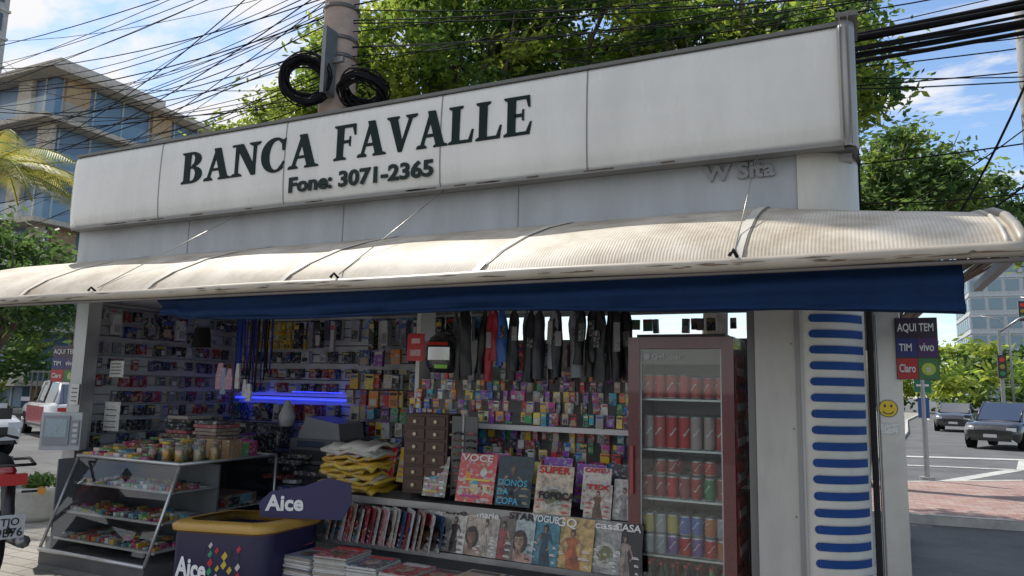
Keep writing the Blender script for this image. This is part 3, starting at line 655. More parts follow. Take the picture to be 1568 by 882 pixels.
# ---------------- fridge
fr=empty("drinks_refrigerator",(-1.03,5.0,.1))
RD=(.10,.008,.012);b=M();fx0,fx1,fy,ft=-1.37,-.70,4.72,1.95
b.box((fx0,fy+.5,.1),(fx1,fy+.55,ft),(.5,.5,.5),"painted")
b.box((fx0,fy+.03,.1),(fx0+.04,fy+.5,ft),RD,"carpaint");b.box((fx1-.04,fy+.03,.1),(fx1,fy+.5,ft),(.3,.01,.015),"carpaint")
b.box((fx0+.04,fy+.03,ft-.05),(fx1-.04,fy+.5,ft),RD,"carpaint");b.box((fx0+.04,fy+.03,.1),(fx1-.04,fy+.5,.3),RD,"carpaint")
b.box((fx0+.045,fy+.47,.3),(fx1-.045,fy+.495,ft-.05),(.3,.27,.27),"plastic")
for a,c in (((fx0,fy-.03,.25),(fx0+.075,fy+.02,ft)),((fx1-.075,fy-.03,.25),(fx1,fy+.02,ft)),((fx0+.075,fy-.03,ft-.075),(fx1-.075,fy+.02,ft)),((fx0+.075,fy-.03,.25),(fx1-.075,fy+.02,.33))): b.box(a,c,RD,"carpaint")
b.box((fx0+.075,fy-.012,.33),(fx0+.085,fy+.0,ft-.075),(.4,.4,.4),"metal");b.box((fx1-.085,fy-.012,.33),(fx1-.075,fy+.0,ft-.075),(.4,.4,.4),"metal")
b.box((fx0+.02,fy-.06,.95),(fx0+.04,fy-.03,1.25),(.3,.05,.05),"plastic")
b.box((fx0+.05,fy-.0,ft),(fx1-.05,fy+.4,ft+.02),(.05,.03,.03),"plastic")
for z in [.35+i*.22 for i in range(7)]:
    b.box((fx1,fy+.06,z),(fx1+.002,fy+.44,z+.17),(.55,.02,.02),"print");b.box((fx1+.002,fy+.1,z+.04),(fx1+.004,fy+.4,z+.09),(.8,.75,.75),"plastic")
b.build("body",fr,bevel=.006)
b=M();b.box((fx0+.085,fy-.008,.33),(fx1-.085,fy-.002,ft-.075),(1,1,1),"glass");b.build("door_glass",fr)
b=M();b.box((fx0+.085,fy+.0,1.775),(fx1-.085,fy+.006,1.872),(.16,.10,.09),"plastic");b.build("header_strip",fr)
b=M();b.cyl((fx0+.12,fy-.012,1.825),(fx0+.12,fy-.004,1.825),.022,None,14,(.3,.3,.32),"metal");b.build("logo_disc",fr)
txt("Gelopar",TR(fx0+.15,fy-.012,1.808),.05,(.5,.5,.5),fr,"maker_name",width=.2,ext=.001,off=.001)
b=M()
for z in(1.55,1.23,.92,.57): 
    b.box((fx0+.05,fy+.05,z-.008),(fx1-.05,fy+.06,z+.004),(.6,.6,.6),"metal")
    for i in range(9): b.box((fx0+.05,fy+.08+i*.04,z-.004),(fx1-.05,fy+.086+i*.04,z),(.7,.7,.7),"metal")
b.build("shelves",fr)
def can(m,x,y,z,r,h,col,white=True):
    m.lathe([(r*.8,0),(r,.01),(r,h-.015),(r*.82,h),(r*.8,h-.003),(0,h-.004)],(x,y,z),16,(.65,.65,.66),"metal")
    m.lathe([(r+.0006,.012),(r+.0006,h-.016)],(x,y,z),16,col,"plastic")
    if white:
        c=(.6,.6,.6) if sum(col)<1.2 else (.5,.02,.02);a0=U(-1.2,.8);am=.02
        m.grid([[(x+(r+.0014)*math.sin(a),y-(r+.0014)*math.cos(a),z+h*(.48+dz)+am*math.sin((a-a0)*3)) for a in [a0-.6+i*.15 for i in range(9)]] for dz in(0,.06)],c,"plastic")
def bottle(m,x,y,z,r,h,col):
    m.lathe([(r*.9,0),(r,.02),(r,h*.55),(r*.85,h*.65),(r*.4,h*.85),(r*.36,h*.93)],(x,y,z),14,col,"plastic")
    m.lathe([(r*.42,h*.93),(r*.42,h),(0,h)],(x,y,z),12,(.6,.05,.05),"plastic");m.lathe([(r+.001,h*.25),(r+.001,h*.5)],(x,y,z),14,(.7,.1,.08),"plastic")
b=M();CR=(.5,.008,.012)
for row in range(3):
    yy=fy+.1+row*.1
    for i in range(7):
        x=fx0+.1+i*.078+U(-.006,.006);q=lambda:U(-.01,.01)
        can(b,x,yy+q(),1.553,.034,.165 if i<4 else .15,CR)
        can(b,x,yy+q(),1.233,.036,.22,rc([(.4,.3,.3),CR,(.5,.05,.05),CR]))
        can(b,x,yy+q(),.923,.034,.15,rc([CR,CR,(.02,.2,.06),(.3,.05,.05),(.4,.03,.03)]))
        if i%3: can(b,x,yy+q(),1.075,.033,.1,rc([CR,(.3,.03,.03)]))
        can(b,x,yy+q(),.573,.036,.13,rc([(.5,.15,.05),CR,(.35,.35,.18),(.02,.2,.1),(.2,.1,.3),(.35,.35,.37)]))
        can(b,x,yy+q(),.703,.036,.13,rc([(.5,.15,.05),CR,(.5,.4,.1),(.1,.15,.4),(.35,.35,.37)]))
        bottle(b,x,yy,.3,.034,.22,rc([(.3,.01,.01),(.02,.02,.02),(.1,.3,.1)]))
b.build("drink_cans",fr)
# ---------------- ice cream freezer
ice=empty("ice_cream_freezer",(-4.2,4.3,.0))
b=M();NV=(.012,.012,.05)
def rr(x0,x1,y0,y1,r,n=5):
    o=[]
    for cx,cy,a in((x1-r,y0+r,-90),(x1-r,y1-r,0),(x0+r,y1-r,90),(x0+r,y0+r,180)):
        for i in range(n+1):
            t=rad(a+90*i/n);o.append((cx+r*math.cos(t),cy+r*math.sin(t)))
    return o
fxa,fxb,fya,fyb=-4.66,-3.74,4.0,4.62
def rise(x): return .05*max(0,(x-fxa)/(fxb-fxa))**1.5
lv=[(0,.0),(.0,.5),(.02,.515),(.025,.55),(-.01,.575),(-.07,.58)]
rows=[]
for k,(e,z) in enumerate(lv):
    pts=rr(fxa-e,fxb+e,fya-e,fyb+e,.12);rows.append([(x,y,z+(rise(x) if k else 0)) for x,y in pts]+[(pts[0][0],pts[0][1],z+(rise(pts[0][0]) if k else 0))])
b.grid(rows[:2],NV,"plastic");b.grid(rows[2:],(.42,.25,.05),"plastic");b.grid([rows[1],rows[2]],(.3,.15,.03),"plastic")
b.poly([(p[0],p[1],.57) for p in rows[-1][:-1]],(.25,.3,.35),"glass");b.poly([(p[0],p[1],.45) for p in rows[-1][:-1]],(.3,.3,.35),"print")
for i in range(7):
    for j in range(5):
        if i+j>=3 and random.random()<.75:
            x=fxb-.62+i*.065+U(-.008,.008);z=.2+j*.06+(i%2)*.03;s=U(.7,1.05)
            if z<.47: b.poly([(x,fya-.003,z-.03*s),(x+.03*s,fya-.003,z+.007),(x+.006,fya-.003,z+.034*s),(x-.028*s,fya-.003,z-.006)],rc([(.45,.02,.03),(.55,.4,.05),(.03,.25,.12),(.02,.02,.05),(.5,.48,.45),(.45,.02,.03)]),"plastic")
b.build("body",ice)
txt("Aice",TR(-4.55,3.994,.2),.19,(.8,.8,.8),ice,"logo",width=.3,ext=.002,off=.006)
b=M();b.prism([(.04,.02),(.62,.0),(.68,.12),(.67,.26),(.5,.3),(.34,.24),(.1,.2),(.02,.12)],0,.02,(.022,.018,.09),"plastic",TR(-3.98,4.15,.62,rad(30)))
b.build("back_board",ice,bevel=.004)
txt("Aice",TR(-3.91,4.18,.69,rad(30)),.15,(.75,.75,.75),ice,"board_logo",width=.27,ext=.002,off=.005)
# ---------------- carrier boards
def carrier(name,x,y,z,w,h,rz=0):
    e=empty(name,(x,y,z));T=TR(x,y,z,rz);m=M()
    m.box((0,0,0),(w,.012,h),(.03,.03,.035),"plastic",T)
    g=.004
    m.box((g,-.004,h*.68),(w-g,0,h-g),(.025,.01,.035),"plastic",T)
    m.box((g,-.004,h*.36),(w*.5,0,h*.67),(.01,.02,.14),"plastic",T);m.box((w*.5+g,-.004,h*.36),(w-g,0,h*.67),(.06,.012,.11),"plastic",T)
    m.box((g,-.004,g),(w*.5,0,h*.34),(.4,.012,.015),"plastic",T);m.box((w*.5+g,-.004,g),(w-g,0,h*.34),(.04,.16,.04),"plastic",T)
    m.poly([(w*.75+h*.1*math.cos(2*pi*i/14),-.006,h*.17+h*.1*math.sin(2*pi*i/14)) for i in range(14)],(.4,.5,.05),"plastic",T)
    ob=m.build("panel",e)
    for s,px,pz,sz,ww in(("AQUI TEM",.06,.78,.15,.85),("TIM",.08,.46,.14,.3),("vivo",.56,.46,.16,.34),("Claro",.06,.12,.15,.38),("oi",.69,.12,.13,.1)):
        txt(s,T@TR(w*px,-.008,h*pz),h*sz*1.2,(.7,.7,.7),e,"lettering",width=w*ww,ext=.0008,off=.001)
carrier("phone_carrier_sign",.205,5.0,1.705,.225,.37)
carrier("phone_carrier_sign",-7.35,4.72,1.56,.40,.36)
T=TR(-6.95,4.42,.93,rad(32))
b=M();b.box((0,0,0),(.36,.14,.35),(.5,.52,.53),"plastic",T)
b.prism([(.03,.05),(.26,.05),(.26,.32),(.03,.32)],-.02,0,(.3,.32,.34),"plastic",T)
b.box((.05,-.024,.12),(.24,-.02,.29),(.35,.45,.5),"printfine",T);b.box((.28,-.012,.05),(.345,0,.28),(.3,.3,.32),"plastic",T)
for i in range(4): b.box((.29,-.018,.07+i*.05),(.335,-.012,.10+i*.05),(.6,.6,.6),"plastic",T)
b.box((.14,.14,.1),(.2,.35,.2),(.3,.3,.3),"metal",T);b.build("payment_terminal",bevel=.008)
b=M()
for x,z,w,h in((-6.72,1.62,.2,.16),(-6.74,1.1,.22,.28),(-6.9,1.35,.12,.2)):
    b.box((x,4.64 if x<-6.8 else 4.9,z),(x+w,4.645 if x<-6.8 else 4.905,z+h),(.6,.6,.57),"printfine")
    for k in range(4): b.box((x+.02,(4.636 if x<-6.8 else 4.896),z+.03+k*h*.2),(x+w*.8,4.64 if x<-6.8 else 4.9,z+.04+k*h*.2),(.15,.15,.15),"matte")
b.build("paper_notices")
# ------------------------------------------------------------------ GROUND
def sheet(name,pts,z,mat,h=0,kerb=None):
    m=M()
    if h:
        n=len(pts);m.add([(x,y,z) for x,y in pts],[tuple(range(n))],(.3,.3,.3),mat)
        m.add([(x,y,z-h) for x,y in pts]+[(x,y,z) for x,y in pts],[(i,(i+1)%n,n+(i+1)%n,n+i) for i in range(n)],(.42,.41,.38),"concrete")
        P=[V((x,y,0)) for x,y in pts]
        for i in range(n):
            a,bb=P[i],P[(i+1)%n];d=(bb-a).normalized();nn=V((-d.y,d.x,0))
            q=[a,bb,bb+nn*.14-d*.14,a+nn*.14+d*.14]
            m.poly([(p.x,p.y,z+.004) for p in q],(.5,.48,.43),"concrete")
    else: m.poly([(x,y,z) for x,y in pts],(.3,.3,.3),mat)
    return m.build(name)
sheet("ground",[(-1500,-1500),(1500,-1500),(1500,1500),(-1500,1500)],-.12,"asphalt")
sheet("pavement",[(-10.6,-8),(.1,-8),(.22,6),(.3,8.5),(.5,10.6),(.2,11.1),(-1,11.4),(-10.6,11.4)],0,"pavement",.12)
isl=[(-2,12.3),(.2,11.75),(1.9,11.95),(6,12.6),(14,14.5),(14,30),(4.2,19.8),(2.9,18.1),(.58,16.2),(-2,14.6)]
sheet("traffic_island_pavement",isl,0,"paverpink",.12)
sheet("far_pavement",[(-40,22),(.6,22),(1.2,30),(2.0,40),(3.0,60),(6,90),(-40,90)],0,"pavement",.12)
b=M()
def stripe(x0,y0,x1,y1,w,z=-.114):
    d=(V((x1,y1,0))-V((x0,y0,0))).normalized();n=V((-d.y,d.x,0))*w/2
    b.poly([(x0+n.x,y0+n.y,z),(x0-n.x,y0-n.y,z),(x1-n.x,y1-n.y,z),(x1+n.x,y1+n.y,z)],(.5,.5,.47),"concrete")
stripe(1.3,17.4,3.4,22,.3);stripe(3.4,22,1.0,21.5,.25,-.108);stripe(3.5,22,4.2,26,.18,-.110);stripe(.9,24.5,9,27.5,.5,-.106)
for i in range(6): stripe(5.5+i*.5,30+i*6,5.7+i*.5,33+i*6,.14)
for i in range(5): stripe(2.2+i*1.2,66,2.4+i*1.2,70,.5)
b.build("road_markings")
# ------------------------------------------------------------------ TREES
def foliage(name,clus,n,leaf,cols,parent=None,mat="leaf",clump=.45,flat=.75,per=110):
    tot=sum(r[0]*r[1]*r[2] for _,r in clus);P=[];C=[]
    cols=np.array(cols)
    for c,r in clus:
        k=int(n*r[0]*r[1]*r[2]/tot);nc=max(8,k//per)
        d=rng.normal(size=(nc,3));d/=np.linalg.norm(d,axis=1)[:,None]
        rad_=rng.uniform(.3,1.12,nc)**.6
        cc=np.array(c)+d*rad_[:,None]*np.array(r)
        idx=rng.integers(0,nc,k);off=rng.normal(size=(k,3))*clump*np.array([1,1,flat])*rng.uniform(.3,1.2,(k,1))
        P.append(cc[idx]+off)
        base=cols[rng.integers(0,len(cols),nc)][idx]*rng.uniform(.7,1.3,(k,1));C.append(base)
    P=np.concatenate(P);C=np.concatenate(C);k=len(P)
    a=rng.normal(size=(k,3));a[:,2]*=.6;a/=np.linalg.norm(a,axis=1)[:,None]
    b_=np.cross(a,rng.normal(size=(k,3)));b_/=np.linalg.norm(b_,axis=1)[:,None]
    s=leaf*rng.uniform(.6,1.3,(k,1))
    vs=np.stack([P-a*s,P-b_*s*.42,P+a*s,P+b_*s*.42],1).reshape(-1,3)
    me=bpy.data.meshes.new(name);me.vertices.add(4*k);me.vertices.foreach_set("co",vs.astype(np.float32).ravel())
    me.loops.add(4*k);me.loops.foreach_set("vertex_index",np.arange(4*k,dtype=np.int32))
    me.polygons.add(k);me.polygons.foreach_set("loop_start",np.arange(0,4*k,4,dtype=np.int32))
    me.update(calc_edges=True)
    at=me.color_attributes.new("Col",'FLOAT_COLOR','CORNER')
    cc=np.repeat(np.concatenate([C,np.ones((k,1))],1),4,axis=0);at.data.foreach_set("color",cc.astype(np.float32).ravel())
    me.materials.append(MATS[mat])
    ob=bpy.data.objects.new(name,me);sc.collection.objects.link(ob)
    if parent: setpar(ob,parent)
    return ob
BK=(.13,.1,.075)
def tree(name,base,clus,n,leaf,cols,r=.25,fork=.45,clump=.45,per=110):
    e=empty(name,base);m=M();base=V(base)
    cen=sum((V(c) for c,_ in clus),V((0,0,0)))/len(clus)
    fk=base.lerp(V((base.x*.6+cen.x*.4,base.y*.6+cen.y*.4,cen.z)),fork)
    mid=base.lerp(fk,.5)+V((U(-.1,.1),U(-.1,.1),0))
    m.tube([base-V((0,0,.1)),base+V((0,0,.15)),mid,fk],[r*1.5,r*1.1,r*.9,r*.75],10,BK,"bark")
    for c,rr_ in clus:
        for k in range(4):
            t=V(c)+V((U(-.6,.6)*rr_[0],U(-.6,.6)*rr_[1],U(-.3,.6)*rr_[2]))
            md=fk.lerp(t,.5)+V((U(-.3,.3),U(-.3,.3),U(-.1,.3)))
            m.tube([fk,md,t],[r*.5,r*.28,r*.06],6,BK,"bark")
            for q in range(3):
                t2=t+V((U(-.8,.8),U(-.8,.8),U(-.2,.7)));m.tube([md,md.lerp(t2,.5)+V((0,0,.15)),t2],[r*.2,r*.12,r*.03],5,BK,"bark")
    m.build("trunk",e);foliage("crown",clus,n,leaf,cols,e,clump=clump,per=per)
    return e
G1=[(.06,.12,.02),(.10,.165,.025),(.13,.19,.03),(.035,.08,.02),(.15,.20,.03),(.05,.10,.02)]
G2=[(.03,.07,.02),(.045,.09,.025),(.06,.11,.03)]
tree("ficus_tree",(-6.2,11.5,0),[((-8.3,11.8,7.2),(2.0,2,1.6)),((-6.4,11.6,7.9),(1.9,2.0,1.6)),((-4.4,12.2,7.9),(2.0,2,1.6)),((-7.2,12.5,9.1),(1.5,1.6,1.0)),((-9.4,12.2,8.4),(.9,1.2,1.3)),((-5.2,12.4,9.6),(1.3,1.4,.6))],42000,.085,G1,.3,clump=.3,per=170)
tree("ficus_tree",(-12.5,13.5,0),[((-12.3,12.6,6.4),(1.7,2,1.3)),((-10.6,12.2,7.0),(1.4,1.6,1.3)),((-13.5,13,5.3),(1.5,1.6,1.1))],20000,.085,[(.12,.18,.03),(.16,.21,.03),(.08,.13,.02)],.22,clump=.3,per=170)
tree("ficus_tree",(-2.2,12.5,0),[((-2.8,12.6,7.2),(1.8,2,1.4)),((-.9,13,7.0),(1.8,1.7,1.3)),((-3.3,12.4,8.6),(1.0,1.2,.7)),((-.2,13.4,8.1),(1.1,1.2,.6)),((-1.9,12.8,8.4),(.8,.9,.5))],28000,.085,G1,.25,clump=.3,per=170)
tree("street_tree",(-.1,15,0),[((.9,16.5,6.1),(1.05,1.3,1.0)),((2.1,17.5,5.4),(1.2,1.2,.75)),((.6,16,5.0),(1.2,1.3,1.0)),((3.1,18,4.9),(.6,.6,.45))],20000,.08,[(.05,.1,.025),(.1,.155,.03),(.035,.075,.02)],.2,clump=.26,per=150)
tree("street_tree",(-12.4,6.9,0),[((-12.6,7.0,3.4),(1.1,1.1,.8)),((-11.8,6.9,2.9),(.8,.9,.7)),((-12.9,6.6,2.4),(.8,.8,.5))],8000,.07,G2,.13,.6,.25)
pe=empty("palm_tree",(-11.6,6.1,0));m=M();pc=V((-11.5,6.1,4.6))
m.tube([(-11.6,6.1,-.1),(-11.65,6.15,2.3),pc],[.14,.1,.08],8,(.25,.22,.17),"bark")
for i in range(20):
    a=2*pi*i/20+U(-.2,.2);el_=U(.1,1.15);L=U(1.5,1.9);pts=[]
    for k in range(9):
        t=k/8;pts.append(pc+V((math.cos(a)*L*t*math.cos(el_*(1-t*.6)),math.sin(a)*L*t*math.cos(el_*(1-t*.6)),L*(math.sin(el_)*t-.8*t*t))))
    m.tube(pts,.012,4,(.2,.22,.05),"leaf")
    for k in range(1,50):
        t=k/50*8;j=min(int(t),7);p=pts[j].lerp(pts[j+1],t-j);d=(pts[j+1]-pts[j]).normalized();sd_=d.cross(V((0,0,1))).normalized()
        for s in(-1,1):
            l=.45*math.sin(pi*min(1,.15+k/52))+.05
            e2=p+sd_*s*l*.7+d*l*.55-V((0,0,l*.45));w=d*.014
            m.poly([p-w,p+w,e2],rc([(.16,.17,.03),(.10,.14,.03),(.2,.19,.04)]),"leaf")
m.build("fronds",pe)
foliage("distant_trees",[((x,y,z),(rx,4,rz)) for x,y,z,rx,rz in ((3,95,3.5,6,3),(14,100,4,7,3.4),(26,105,4,7,3.6),(6,70,3.8,2.2,2.0),(13,82,4.6,3.4,2.4),(20,78,5.2,3,2.8),(38,100,5,8,4),(-8,95,4,8,4))],26000,.4,G1,clump=.9)
foliage("background_trees",[((x,y,z),(rx,2.5,rz)) for x,y,z,rx,rz in ((-30,24,2.5,3,2.2),(-36,20,3,3,2.6),(-26,26,3,3,2.5),(-34,30,8,4,3.0),(-32,36,9.5,3,3),(-22,22,3.5,2,2.4))],16000,.2,G2+G1,clump=.6)
# ------------------------------------------------------------------ UTILITY POLE, COILS, CABLES
b=M();CN=(.40,.31,.25)
b.tube([(-6.2,7.45,-.1),(-6.2,7.45,6),(-6.2,7.45,13)],[.27,.235,.2],18,CN,"concrete")
for z in(5.9,6.15,6.6): b.lathe([(.245,0),(.25,.0),(.25,.05),(.245,.05)],(-6.2,7.45,z),18,(.15,.14,.13),"metal")
b.box((-6.5,7.15,5.75),(-5.9,7.2,5.82),(.3,.3,.3),"metal");b.box((-6.12,7.0,5.3),(-6.06,7.22,6.2),(.2,.2,.2),"metal")
for z in(7.1,7.35): b.box((-6.7,7.15,z),(-5.7,7.21,z+.06),(.2,.18,.16),"metal")
for x in(-6.6,-6.4,-5.95,-5.8): b.cyl((x,7.15,7.1),(x,7.15,7.0),.03,None,8,(.3,.2,.15),"plastic")
b.build("utility_pole")
b=M()
def coil(c,R,n,tilt,rz,sq=1):
    T=TR(*c,rz,tilt)
    for i in range(n):
        rr_=R*U(.66,1.05);o=V((U(-.02,.02),U(-.08,.08),U(-.03,.03)))
        b.tube([(o.x+rr_*math.cos(2*pi*k/22),o.y+.02*math.sin(k*1.3+i),o.z+sq*rr_*math.sin(2*pi*k/22)) for k in range(23)],.012,5,(.012,.012,.014),"rubber",T)
coil((-6.34,6.98,5.50),.32,30,0,rad(35))
coil((-5.62,7.25,5.33),.30,24,rad(66),rad(20))
b.build("cable_coil")
b=M();BKC=(.012,.012,.013)
def wire(p,q,sag,r=.012,n=14,j=0):
    p=V(p);q=V(q);pts=[]
    for i in range(n+1):
        t=i/n;x=p.lerp(q,t);x.z-=4*sag*t*(1-t);x+=V((0,0,U(-j,j)));pts.append(x)
    b.tube(pts,r,5,BKC,"rubber")
for i in range(22):
    z0=U(5.4,8.2);z1=8.2+U(-2.2,4.6)
    wire((-6.35,7.4,z0),(-26+U(-3,3),12+U(-2.5,2),z1),U(.3,1.4),U(.005,.010))
for i in range(8):
    wire((-6.35,7.3,U(5.3,6.6)),(-14+U(-1,1),6+U(-.5,1.5),U(4.8,6.6)),U(.1,.7),U(.005,.008))
for i in range(16):
    wire((-6.1,7.4,U(5.7,7.5)),(12,U(10.5,13),U(7.6,9.6)),U(.2,1.0),U(.006,.012))
for i in range(11):
    wire((-6.1,7.5,4.95+U(-.1,.15)),(14+U(-.5,.5),14.2+U(-.2,.2),9.0+U(-.5,.3)),.35+U(-.12,.12),U(.016,.032))
for i in range(9):
    wire((-4,10+U(-1,1),6.4+U(-.3,.3)),(13,15+U(-1,1),U(7.4,11)),U(.5,1.1),U(.008,.012))
wire((2.6,9.5,7.2),(.9,12.5,3.6),.5,.016);wire((2.9,9.5,5.2),(1.2,13.5,4.2),.3,.014);wire((5,12,5.4),(-1,13,5.4),.1,.012);wire((5,12,4.9),(0,14,5.0),.25,.012);wire((4,10,6.8),(.2,12,4.2),.4,.009)
for i in range(10):
    wire((-1+U(-2,4),11,11+U(-1,2)),(-24+U(-3,3),14+U(-3,3),7.5+U(-1.5,5)),U(.4,1.5),U(.006,.010))
b.build("overhead_cables")
b=M();b.tube([(2.36,12.2,-.1),(2.36,12.2,11)],[.13,.1],12,(.4,.4,.4),"concrete");b.build("lamp_post_column")
# ------------------------------------------------------------------ BUILDINGS
b=M();WB=(.58,.50,.40);H=20.0;bx0,bx1,by0,by1=-62,-42,25,38
b.box((bx0,by0+1.2,-.1),(bx1-1.2,by1,H-.4),(.16,.24,.34),"plastic")
for k in range(7):
    z=H-3.1*k
    if z<0:break
    b.box((bx0,by0,z-.3),(bx1,by1,z),WB,"concrete")
    if k: 
        b.box((bx0+4,by0+.02,z),(bx1-.04,by0+.06,z+1.0),(.35,.45,.5),"glass");b.box((bx1-.06,by0+.06,z),(bx1-.02,by1,z+1.0),(.35,.45,.5),"glass")
    for j in range(6):
        y=by0+1.6+j*2.0;b.box((bx1-1.21,y,z-3.1),(bx1-1.15,y+.12,z-.3),(.5,.5,.48),"painted")
        if (j+k)%3==0: b.box((bx1-1.2,y+.12,z-3.1),(bx1-.9,y+1.6,z-.3),(.5,.32,.16),"painted")
    for j in range(8):
        x=bx0+1+j*2.4;b.box((x,by0+1.14,z-3.1),(x+.15,by0+1.2,z-.3),(.5,.5,.48),"painted")
        if (j+k)%2==0: b.box((x+.15,by0+.9,z-3.1),(x+1.5,by0+1.2,z-.3),WB,"concrete")
b.box((bx0+3,by0+3,H),(bx1-4,by1-2,H+2.2),(.5,.48,.44),"concrete")
b.build("apartment_building",bevel=.03)
def building(name,x0,x1,y0,y1,h,fl,bays,wall,glass):
    b=M();b.box((x0,y0,-.1),(x1,y1,h),wall,"concrete")
    fh=h/fl
    for k in range(fl):
        for j in range(bays):
            w=(x1-x0)/bays;b.box((x0+w*(j+.12),y0-.08,k*fh+fh*.25),(x0+w*(j+.88),y0-.04,k*fh+fh*.85),glass,"plastic")
        nb=max(2,int((y1-y0)/((x1-x0)/bays)));w=(y1-y0)/nb
        for j in range(nb):
            for xx in(x1+.04,x0-.08): b.box((xx,y0+w*(j+.12),k*fh+fh*.25),(xx+.04,y0+w*(j+.88),k*fh+fh*.85),glass,"plastic")
        b.box((x0-.15,y0-.15,(k+1)*fh-.15),(x1+.15,y1+.15,(k+1)*fh+.1),tuple(c*1.1 for c in wall),"concrete")
    b.box((x0+1,y0+1,h),(x1-2,y1-1,h+1.5),wall,"concrete")
    b.build(name)
building("residential_tower",-100,-78.2,28,41.8,75,25,6,(.5,.47,.42),(.08,.1,.13))
building("glass_office_building",18,44,150,170,26,8,10,(.5,.54,.56),(.22,.32,.38))
building("office_building",46,60,120,140,18,5,5,(.55,.52,.48),(.1,.13,.16))
building("low_commercial_building",-60,-34,38,46,9,3,9,(.35,.34,.33),(.06,.07,.08))
building("low_commercial_building",-45,-27,30,34,4.5,1,7,(.3,.3,.3),(.05,.06,.07))
b=M()
for i in range(26): b.box((-30+i*.35,18.5,-.1),(-29.96+i*.35,18.54,1.9),(.15,.15,.15),"metal")
b.box((-30.1,18.49,1.8),(-20.8,18.55,1.86),(.15,.15,.15),"metal");b.build("metal_fence")
# ------------------------------------------------------------------ CARS
def car(name,loc,rz,col,kind="suv",lower=None):
    e=empty(name,loc);T=TR(*loc,rz);m=M();m.T=T
    hgt=1.62 if kind=="suv" else 1.48
    st=[(-2.05,.72,.45,.86),(-2.0,.82,.3,.98),(-1.6,.87,.25,1.03),(-.8,.88,.22,1.0),(.7,.88,.22,.98),(1.0,.88,.22,.98),(1.7,.85,.25,.9),(1.98,.8,.28,.8),(2.08,.68,.38,.66)]
    rows=[]
    for x,w,z0,z1 in st:
        rows.append([(x,-w*.93,z0),(x,-w,z0+.15),(x,-w,z1-.12),(x,-w*.93,z1-.02),(x,-w*.6,z1),(x,0,z1+.02),(x,w*.6,z1),(x,w*.93,z1-.02),(x,w,z1-.12),(x,w,z0+.15),(x,w*.93,z0)])
    m.grid(rows,col,"carpaint");m.poly(rows[-1],col,"carpaint");m.poly(list(reversed(rows[0])),col,"carpaint")
    g=[(-1.95,.70,.74,.98,1.0),(-1.5,.76,.62,1.0,hgt-.08),(-.6,.8,.64,.98,hgt),(.15,.8,.64,.98,hgt-.03),(1.05,.76,.66,.96,.99)]
    rw=[[(x,-w,z0),(x,-w2,z1),(x,w2,z1),(x,w,z0)] for x,w,w2,z0,z1 in g]
    for i in range(4):
        a,c=rw[i],rw[i+1]
        gl="carglass"
        m.poly([a[0],c[0],c[1],a[1]],(.02,.02,.02),gl);m.poly([a[2],c[2],c[3],a[3]],(.02,.02,.02),gl)
        m.poly([a[1],c[1],c[2],a[2]],col if i in(1,2) else (.02,.02,.02),"carpaint" if i in(1,2) else gl)
    for i in range(4):
        for s in(0,3):
            m.tube([V(rw[i][1 if s==0 else 2])+V((0,0,.005)),V(rw[i+1][1 if s==0 else 2])+V((0,0,.005))],.03,5,col,"carpaint")
    for i in(1,2,3): 
        for s,q in((0,1),(3,2)): m.tube([rw[i][s],rw[i][q]],.03,5,col if i!=2 else (.02,.02,.02),"carpaint")
    for x in(-1.3,1.3):
        for s in(-1,1):
            m.cyl((x,s*.68,.32),(x,s*.885,.32),.36,None,20,(.01,.01,.01),"rubber")
            m.cyl((x,s*.70,.32),(x,s*.90,.32),.32,None,20,(.02,.02,.02),"rubber");m.cyl((x,s*.88,.32),(x,s*.912,.32),.2,None,14,(.45,.45,.47),"metal")
            for k in range(5):
                a=2*pi*k/5;m.tube([(x,s*.915,.32),(x+.18*math.cos(a),s*.915,.32+.18*math.sin(a))],.02,4,(.5,.5,.52),"metal")
    m.box((2.0,-.45,.5),(2.085,.45,.66),(.02,.02,.02),"plastic");m.box((2.0,-.6,.3),(2.07,.6,.44),(.03,.03,.03),"plastic");m.box((2.08,-.2,.42),(2.095,.2,.53),(.6,.6,.6),"plastic")
    for s in(-1,1):
        m.box((1.92,s*.62-.14,.64),(2.06,s*.62+.14,.76),(.7,.72,.75),"plastic");m.box((-2.07,s*.62-.14,.7),(-2.0,s*.62+.14,.88),(.5,.02,.02),"plastic")
        m.box((.75,s*.98-.1,1.0),(.9,s*.98+.1,1.12),col,"carpaint")
        m.box((-1.0,s*.885-.006,.3),(1.0,s*.885+.006,.36),(.03,.03,.03),"plastic")
        for x in(-.35,.75): m.box((x,s*.882-.003,.4),(x+.012,s*.882+.003,.95),(.01,.01,.01),"plastic")
    if lower:
        for s in(-1,1): m.box((-1.0,s*.885-.008,.4),(1.0,s*.885+.008,.88),lower,"carpaint")
    m.T=Matrix.Identity(4)
    m.build("car_body",e);return e
car("black_suv_car",(4.75,32.0,-.12),rad(-112),(.008,.008,.009))
car("dark_car",(4.6,46,-.12),rad(-100),(.02,.023,.026),"sedan")
car("white_car",(-18.5,9.3,-.12),rad(0),(.6,.6,.6),"sedan")
car("red_and_white_car",(-22.2,14.9,-.12),rad(-200),(.65,.65,.65),"suv",(.5,.02,.03))
car("red_car",(-27.6,21.2,-.12),rad(-20),(.45,.02,.03),"sedan")
e=empty("motorcycle",(-6.2,3.6,0));b=M();T=TR(-6.17,3.60,0,rad(165));b.T=T
def torus(c,R,r,col,mat):
    b.tube([(c[0]+R*math.cos(2*pi*k/28),c[1],c[2]+R*math.sin(2*pi*k/28)) for k in range(29)],r,8,col,mat)
